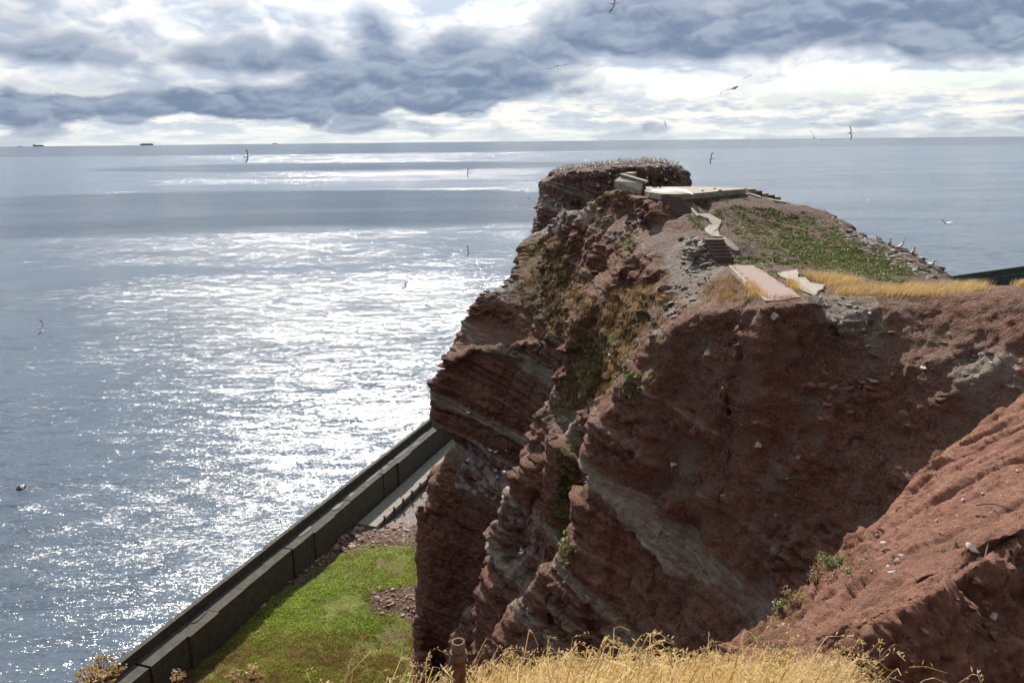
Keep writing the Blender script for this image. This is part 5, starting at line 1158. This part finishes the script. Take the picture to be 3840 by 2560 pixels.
def growing(o, poly, n, jitter=0, nzmin=-1):
    out = []
    for px, py in rnd_in(poly, n):
        loc, nrm = hit(o, px, py)
        if loc is not None and nrm.z > nzmin: out.append(loc - Vector((0, 0, .02)))
    return np.array([tuple(p) for p in out]).reshape(-1, 3)
def stuff(name, mat, parts, label, cat=None):
    V = np.concatenate([p[0] for p in parts]); off = np.cumsum([0] + [len(p[0]) for p in parts]); F = np.concatenate([p[1] + o for p, o in zip(parts, off)]); t = np.concatenate([p[2] for p in parts])
    return tag(np_mesh(name, V, F, mat, smooth=False, attrs=dict(tone=t)), label, kind='stuff')
V1 = [(1930, 1060), (2000, 905), (2080, 870), (2160, 930), (2190, 1050), (2230, 1150), (2190, 1280), (2080, 1260), (1980, 1190)]
V2 = [(2300, 1090), (2420, 1060), (2530, 1130), (2440, 1260), (2330, 1400), (2270, 1490), (2140, 1550), (2070, 1550), (2115, 1450), (2200, 1330)]
V3 = [(2090, 1700), (2160, 1650), (2150, 1800), (2135, 2000), (2160, 2120), (2105, 2120), (2080, 1950)]
STRIP = [(3090, 1068), (3250, 1078), (3560, 1068), (3690, 1066), (3690, 1092), (3540, 1106), (3300, 1108), (3160, 1104)]
STRIP2 = [(3000, 1030), (3060, 1028), (3160, 1040), (3240, 1062), (3180, 1078), (3060, 1058)]
def bycl(P, sc_, thr, seed=0): return P[perlin(P / sc_ + seed) > thr]
HILL = [(2640, 790), (2760, 770), (2900, 780), (3020, 815), (3120, 870), (3230, 930), (3330, 975), (3440, 1035), (3380, 1065), (3230, 1040), (3000, 1010), (2900, 985), (2790, 900), (2700, 840)]
def covr0(poly, n, thr): return bycl(growing(headland, poly, n), 1.3, thr, 12)
dry = [blades(bycl(growing(headland, V1, 560), 1.3, -.05), 12, .18, .5, .022, .14, .25)]
dry.append(blades(bycl(growing(headland, V2, 720), 1.1, -.12, 4), 13, .18, .5, .02, .13, .3))
_v2 = bycl(growing(headland, V2, 260), .9, 0, 15); dry.append(blades(_v2, 14, .25, .55, .02, .13, .35, np.clip(.55 + .4 * rng.random(len(_v2)), 0, 1)))
dry.append(blades(growing(headland, V3, 90), 12, .15, .4, .02, .1, .2))
dry.append(blades(growing(headland, [(2210, 740), (2330, 720), (2290, 830), (2190, 860)], 60), 12, .2, .5, .022, .12, .2))
dry.append(blades(growing(headland, [(2640, 1060), (2760, 1040), (2860, 1125), (2700, 1140), (2620, 1130)], 160), 14, .12, .4, .018, .12, .4))
dry.append(blades(growing(headland, [(2930, 1118), (3130, 1100), (3600, 1112), (3600, 1122), (2930, 1130)], 120), 10, .06, .2, .015, .1, .4))
dry.append(blades(covr0(HILL, 700, -.05), 9, .06, .2, .016, .1, .3)); dry.append(blades(covr0([(2880, 1112), (2990, 1120), (2900, 1135)], 30, -9), 10, .08, .25, .015, .1, .3))
rim_ = np.array([np.array(atz(*a_, PZ - .06)) * (1 - t_) + np.array(atz(*b_, PZ - .06)) * t_ for a_, b_ in (((2735, 998), (2872, 1128)), ((2874, 1130), (3012, 1116)), ((2830, 1000), (3005, 1108)), ((3012, 1092), (3050, 1110)), ((3000, 1044), (3098, 1070))) for t_ in rng.random(46)]); dry.append(blades(bycl(rim_, .5, -.1), 9, .05, .26, .014, .09, .4))
stuff('dry_cliff_grass', M_DRY, dry, 'tufts of dry brown grass on the cliff ledges and rim')
gold = [blades(bycl(growing(headland, STRIP, 800), .8, -.15), 13, .10, .46, .015, .18, .75), blades(bycl(growing(headland, STRIP2, 330), .8, -.25), 13, .14, .5, .016, .15, .75), blades(growing(headland, [(2790, 1050), (2830, 1085), (2870, 1120), (2820, 1110)], 60), 14, .25, .5, .018, .12, .4),
        blades(growing(headland, [(2950, 1050), (2985, 1070), (3000, 1090), (2970, 1080)], 30), 14, .2, .4, .018, .1, .4), blades(growing(headland, [(3800, 1066), (3840, 1060), (3840, 1080)], 30), 12, .2, .4, .018, .1, .4)]
stuff('golden_grass', M_GOLD, gold, 'strip of wind-combed golden grass along the gully rim')
def covr(poly, n, thr, sc_=1.6, seed=0): return bycl(growing(headland, poly, n), sc_, thr, seed)
HILL = [(2640, 790), (2760, 770), (2900, 780), (3020, 815), (3120, 870), (3230, 930), (3330, 975), (3440, 1035), (3380, 1065), (3230, 1040), (3000, 1010), (2900, 985), (2790, 900), (2700, 840)]
HILL2 = [(2920, 860), (3080, 900), (3250, 960), (3400, 1030), (3250, 1030), (3060, 985), (2900, 930)]
cov = [covr(HILL, 3400, -.02, .7), covr(HILL2, 2200, -.1, .6, 5), covr([(3000, 790), (3140, 850), (3210, 900), (3330, 930), (3480, 1010), (3500, 1050), (3300, 980), (3100, 900)], 700, .0, .6, 8), covr([(2560, 780), (2640, 800), (2700, 880), (2660, 890), (2600, 850)], 130, -.1), covr([(2680, 960), (2840, 960), (2900, 1000), (2860, 1010), (2820, 995), (2700, 995)], 170, -.15), covr([(2560, 745), (2800, 728), (2800, 750), (2700, 765), (2570, 770)], 170, 0), covr([(2830, 1000), (2920, 1020), (2960, 1050), (2900, 1040)], 60, -.3)]
cov = np.concatenate(cov)
stuff('ground_cover', M_GREEN, [leaves(cov, 16, .05, rng.uniform(.10, .26, len(cov)), rng.uniform(.05, .14, len(cov)), np.clip(.05 + .75 * rng.random(len(cov)) ** 1.3, 0, 1))], 'green leafy ground cover spread over the hill')
g2 = np.concatenate([growing(headland, [(2150, 1290), (2300, 1240), (2400, 1280), (2300, 1450), (2180, 1500)], 95), growing(headland, V3, 90), growing(headland, V1, 50), growing(headland, [(2330, 1370), (2440, 1420), (2400, 1500), (2340, 1500)], 22)])
stuff('green_tufts', M_GREEN, [leaves(g2, 40, .06, rng.uniform(.12, .32, len(g2)), rng.uniform(.1, .3, len(g2)), np.clip(.4 + .5 * rng.random(len(g2)), 0, 1))], 'bright green tufts growing among the dry grass of the cliff')
# dark scrub of the overgrown recess
scr2 = covr(HILL, 420, -.05, .8, 9); stuff('hill_scrub', M_DRY, [leaves(scr2, 18, .04, rng.uniform(.10, .25, len(scr2)), rng.uniform(.04, .12, len(scr2)), .35 * rng.random(len(scr2)))], 'low dark scrub between the green plants of the hill')
scr = growing(headland, [(2030, 1010), (2120, 960), (2180, 1060), (2200, 1200), (2160, 1270), (2060, 1200)], 240)
stuff('dark_scrub', M_DRY, [leaves(scr, 40, .05, rng.uniform(.15, .4, len(scr)), rng.uniform(.15, .45, len(scr)), .25 * rng.random(len(scr)))], 'dark dead scrub filling the recess of the upper cliff')
# single bushes
def bush(px, py, o, r, h, n, mat, label, size, tone=.6):
    loc, nrm = hit(o, px, py)
    if loc is None: return
    root = tag(empty('bush', loc), label, 'bush'); c = np.array([[rng.normal(0, r * .45), rng.normal(0, r * .45), abs(rng.normal(0, h * .5))] for _ in range(9)])
    V, F, t = leaves(c, n // 9, size, r * .5, h * .5, np.clip(tone + .3 * rng.normal(0, .5, 9), 0, 1)); np_mesh('foliage', V, F, mat, False, root, dict(tone=t))
    mb = MB()
    for k in range(6): mb.add(tube_vf([(0, 0, -.1), tuple(c[k] * .6), tuple(c[k] * 1.1)], [.012, .008, .003], 5))
    mb.build('stems', M_TIMBER, root)
bush(2366, 940, headland, .55, .8, 620, M_GREEN, 'round bright green bush clinging to the cliff left of the stairs', .055, .7); bush(2345, 990, headland, .22, .3, 160, M_GREEN, 'small green bush under the round cliff bush', .045, .7)
bush(3125, 2125, near_slope, .28, .22, 900, M_GREEN, 'low leafy bush on the brow of the red slope', .018, .75); bush(3062, 2190, near_slope, .2, .5, 700, M_DRY, 'brown withered bush beside the leafy one on the slope brow', .016, .4)
bush(2975, 2262, near_slope, .22, .3, 700, M_DRY, 'dry yellowing bush lower down the slope brow', .016, .6); bush(2922, 2290, near_slope, .1, .22, 260, M_GREEN, 'small yellow-green plant at the brow below the dry bush', .02, .95); bush(2848, 2330, near_slope, .06, .2, 120, M_GREEN, 'thin green sprig lowest on the slope brow', .014, .6)
bush(3180, 2150, near_slope, .09, .1, 120, M_GREEN, 'tiny grey-green plant under the leafy bush', .016, .8); bush(3540, 2070, near_slope, .06, .08, 60, M_GREEN, 'tiny yellow flower plant on the lit slope', .012, .98); bush(3590, 2045, near_slope, .08, .05, 60, M_GREEN, 'flat yellowish plant by the top of the bank', .012, .9)
# turf on the shore
tp = np.concatenate([growing(shore, POLY_GREEN, 15000), growing(shore, [(760, 2440), (1000, 2250), (1160, 2150), (1200, 2200), (900, 2500)], 500)]); den = perlin(tp / 5.0 + 2) + .4 * perlin(tp / 1.5); tq = tp[den > -.38]; dn_ = den[den > -.38]
pt_ = proj(tq); brown = sstep(pt_[:, 1], 2330, 2460) * .8
turf = leaves(tq, 8, .075, rng.uniform(.12, .4, len(tq)), .04 + .34 * np.clip(dn_ + .25, 0, 1) * rng.uniform(.4, 1.2, len(tq)), np.clip(.48 + .85 * dn_ + .16 * rng.normal(0, 1, len(tq)), 0, 1)); stuff('shore_turf', M_TURF, [turf], 'lush green turf on the shore below the cliff')
bq = np.concatenate([tq[rng.random(len(tq)) < brown * .55], growing(shore, [(650, 2560), (1000, 2330), (1550, 2400), (1600, 2560)], 1100), growing(shore, [(1250, 2050), (1640, 2020), (1640, 2420), (1480, 2400), (1330, 2200)], 420)])
stuff('faded_shore_grass', M_DRY, [blades(bq, 9, .12, .4, .05, .2, .3)], 'faded brownish grass at the near side of the shore')

# foreground grass on the brink
def fore():
    xs = []; R_ = np.random.default_rng(5)
    while len(xs) < 2700:
        x, y = R_.uniform(-1.3, 1.75), R_.uniform(1.7, 4.2); px = proj(np.array([[x, y, EYE - .78 * y]]))[0][0]
        if px < 1000 or px > 3080: continue
        if px < 1650 and R_.random() > .02 + .30 * ((px - 1000) / 650) ** 3: continue
        if px > 2850 and R_.random() > .65: continue
        z = float(nearT(x, y)); xs.append((x, y, max(z, EYE - .80 * y - .62)))
    P = np.array(xs); pv = proj(P + (0, 0, 0)); 
    stems = []; st_v, st_f, st_t = [], [], []; n0 = 0
    for (x, y, z), (pxs, _p) in zip(P, pv):
        top = EYE - y * math.tan(R(R_.normal(36.75, .5)))                       # how high the plume stands
        if 1560 < pxs < 1850 and y < 3.1: top -= .10
        elif R_.random() < .03: top += R_.uniform(.03, .10)
        h = max(.18, top - z); base = np.array((x, y, z)); lean = np.array((R_.normal(.16, .10), R_.normal(.02, .08), 0)); tn = R_.random()
        n = 6; pts = []
        for k in range(n + 1):
            f = k / n; pts.append(base + lean * h * f * f * 1.6 + np.array((0, 0, h * f * (1 - .08 * f))))
        droop = np.array((R_.normal(.05, .03), R_.normal(0, .02), -R_.uniform(.0, .04))); pts += [pts[-1] + droop * .5 + np.array((0, 0, .012)), pts[-1] + droop * 1.2]
        w = .0016; sd = np.array((1, .3 * R_.normal(), 0)); 
        for k, p in enumerate(pts):
            ww = w * (1.3 - .7 * k / len(pts)); st_v += [p - sd * ww, p + sd * ww]; st_t += [tn] * 2
        for k in range(len(pts) - 1): a = n0 + 2 * k; st_f.append([a, a + 1, a + 3, a + 2])
        n0 += 2 * len(pts)
        ear = R_.random()
        if ear < .75:                                                           # spikelets along the plume
            for k in range(13):
                f = k / 13; i = 4 + int(f * (len(pts) - 5)); c = pts[i] + (pts[min(i + 1, len(pts) - 1)] - pts[i]) * ((f * (len(pts) - 5)) % 1)
                d = np.array((R_.normal(.25, .5), R_.normal(0, .5), R_.normal(.55, .35))); d /= np.linalg.norm(d); s = R_.uniform(.011, .021); v = np.cross(d, (0.2, 1, .1)); v /= np.linalg.norm(v); q = c + d * .004
                st_v += [q, q + d * s * .5 + v * .0021, q + d * s, q + d * s * .5 - v * .0021]; st_t += [min(1, tn * .5 + .5)] * 4; st_f.append([n0, n0 + 1, n0 + 2, n0 + 3]); n0 += 4
    A = (np.array(st_v), np.array(st_f), np.array(st_t))
    sel = P[R_.random(len(P)) < .8]; B = blades(sel, 5, .14, .42, .005, .03, .5, seg=4, rg=R_)
    return A, B
fa, fb = fore()
fg = tag(np_mesh('golden_grass', fa[0], fa[1], M_GOLD, False, None, dict(tone=fa[2])), 'ripe golden grass swaying at the cliff edge in the foreground', kind='stuff')
fg2 = np_mesh('grass_blades', fb[0], fb[1], M_GOLD, False, fg, dict(tone=fb[2])); fg2['kind'] = 'stuff'
# dead umbels and seed heads sticking up at the lower left
def umbel(px, py, Y, size, label, n=38):
    top = Vector(at(px, py, Y)); root = tag(empty('dead_umbel', top - Vector((0, 0, .6))), label, 'plant'); mb = MB(); mb.add(tube_vf([(0, 0, 0), (.02, .0, .3), (0, 0, .6 - size * .8)], [.005, .004, .003], 6)); tips = []
    for k in range(n):
        d = Vector((random.gauss(0, .7), random.gauss(0, .7), random.uniform(-.2, 1.1))).normalized() * size * random.uniform(.5, 1.1); p0 = Vector((0, 0, .6 - size * .8)); p1 = p0 + d; mb.add(tube_vf([p0, p0.lerp(p1, .5) + Vector((0, 0, .1 * size)), p1], [.0018, .0014, .001], 4)); tips.append(p1)
    mb.build('stalks', M_TIMBER, root)
    V, F, t = leaves(np.array([tuple(p) for p in tips]), 9, .0065, .016, .016, None); np_mesh('seed_heads', V, F, M_DRY, False, root, dict(tone=np.clip(t + .25, 0, 1)))
umbel(375, 2490, 2.45, .085, 'large dried umbel head in front of the sea wall foot', 60); umbel(330, 2530, 2.3, .06, 'smaller dried umbel tucked behind the large one at lower left', 30); umbel(940, 2515, 2.6, .055, 'dried round seed head in front of the turf', 34); umbel(868, 2520, 2.6, .03, 'thin dried stalk left of the round seed head', 10); umbel(660, 2530, 2.5, .025, 'small dry sprig in front of the wall shadow', 10)
sc.cycles.use_denoising = True
sc.cycles.use_adaptive_sampling = True; sc.cycles.adaptive_threshold = 0.02
sc.cycles.max_bounces = 5; sc.cycles.diffuse_bounces = 2; sc.cycles.glossy_bounces = 2; sc.cycles.transmission_bounces = 3; sc.cycles.transparent_max_bounces = 4
sc.cycles.sample_clamp_indirect = 4.0; sc.cycles.caustics_reflective = False; sc.cycles.caustics_refractive = False
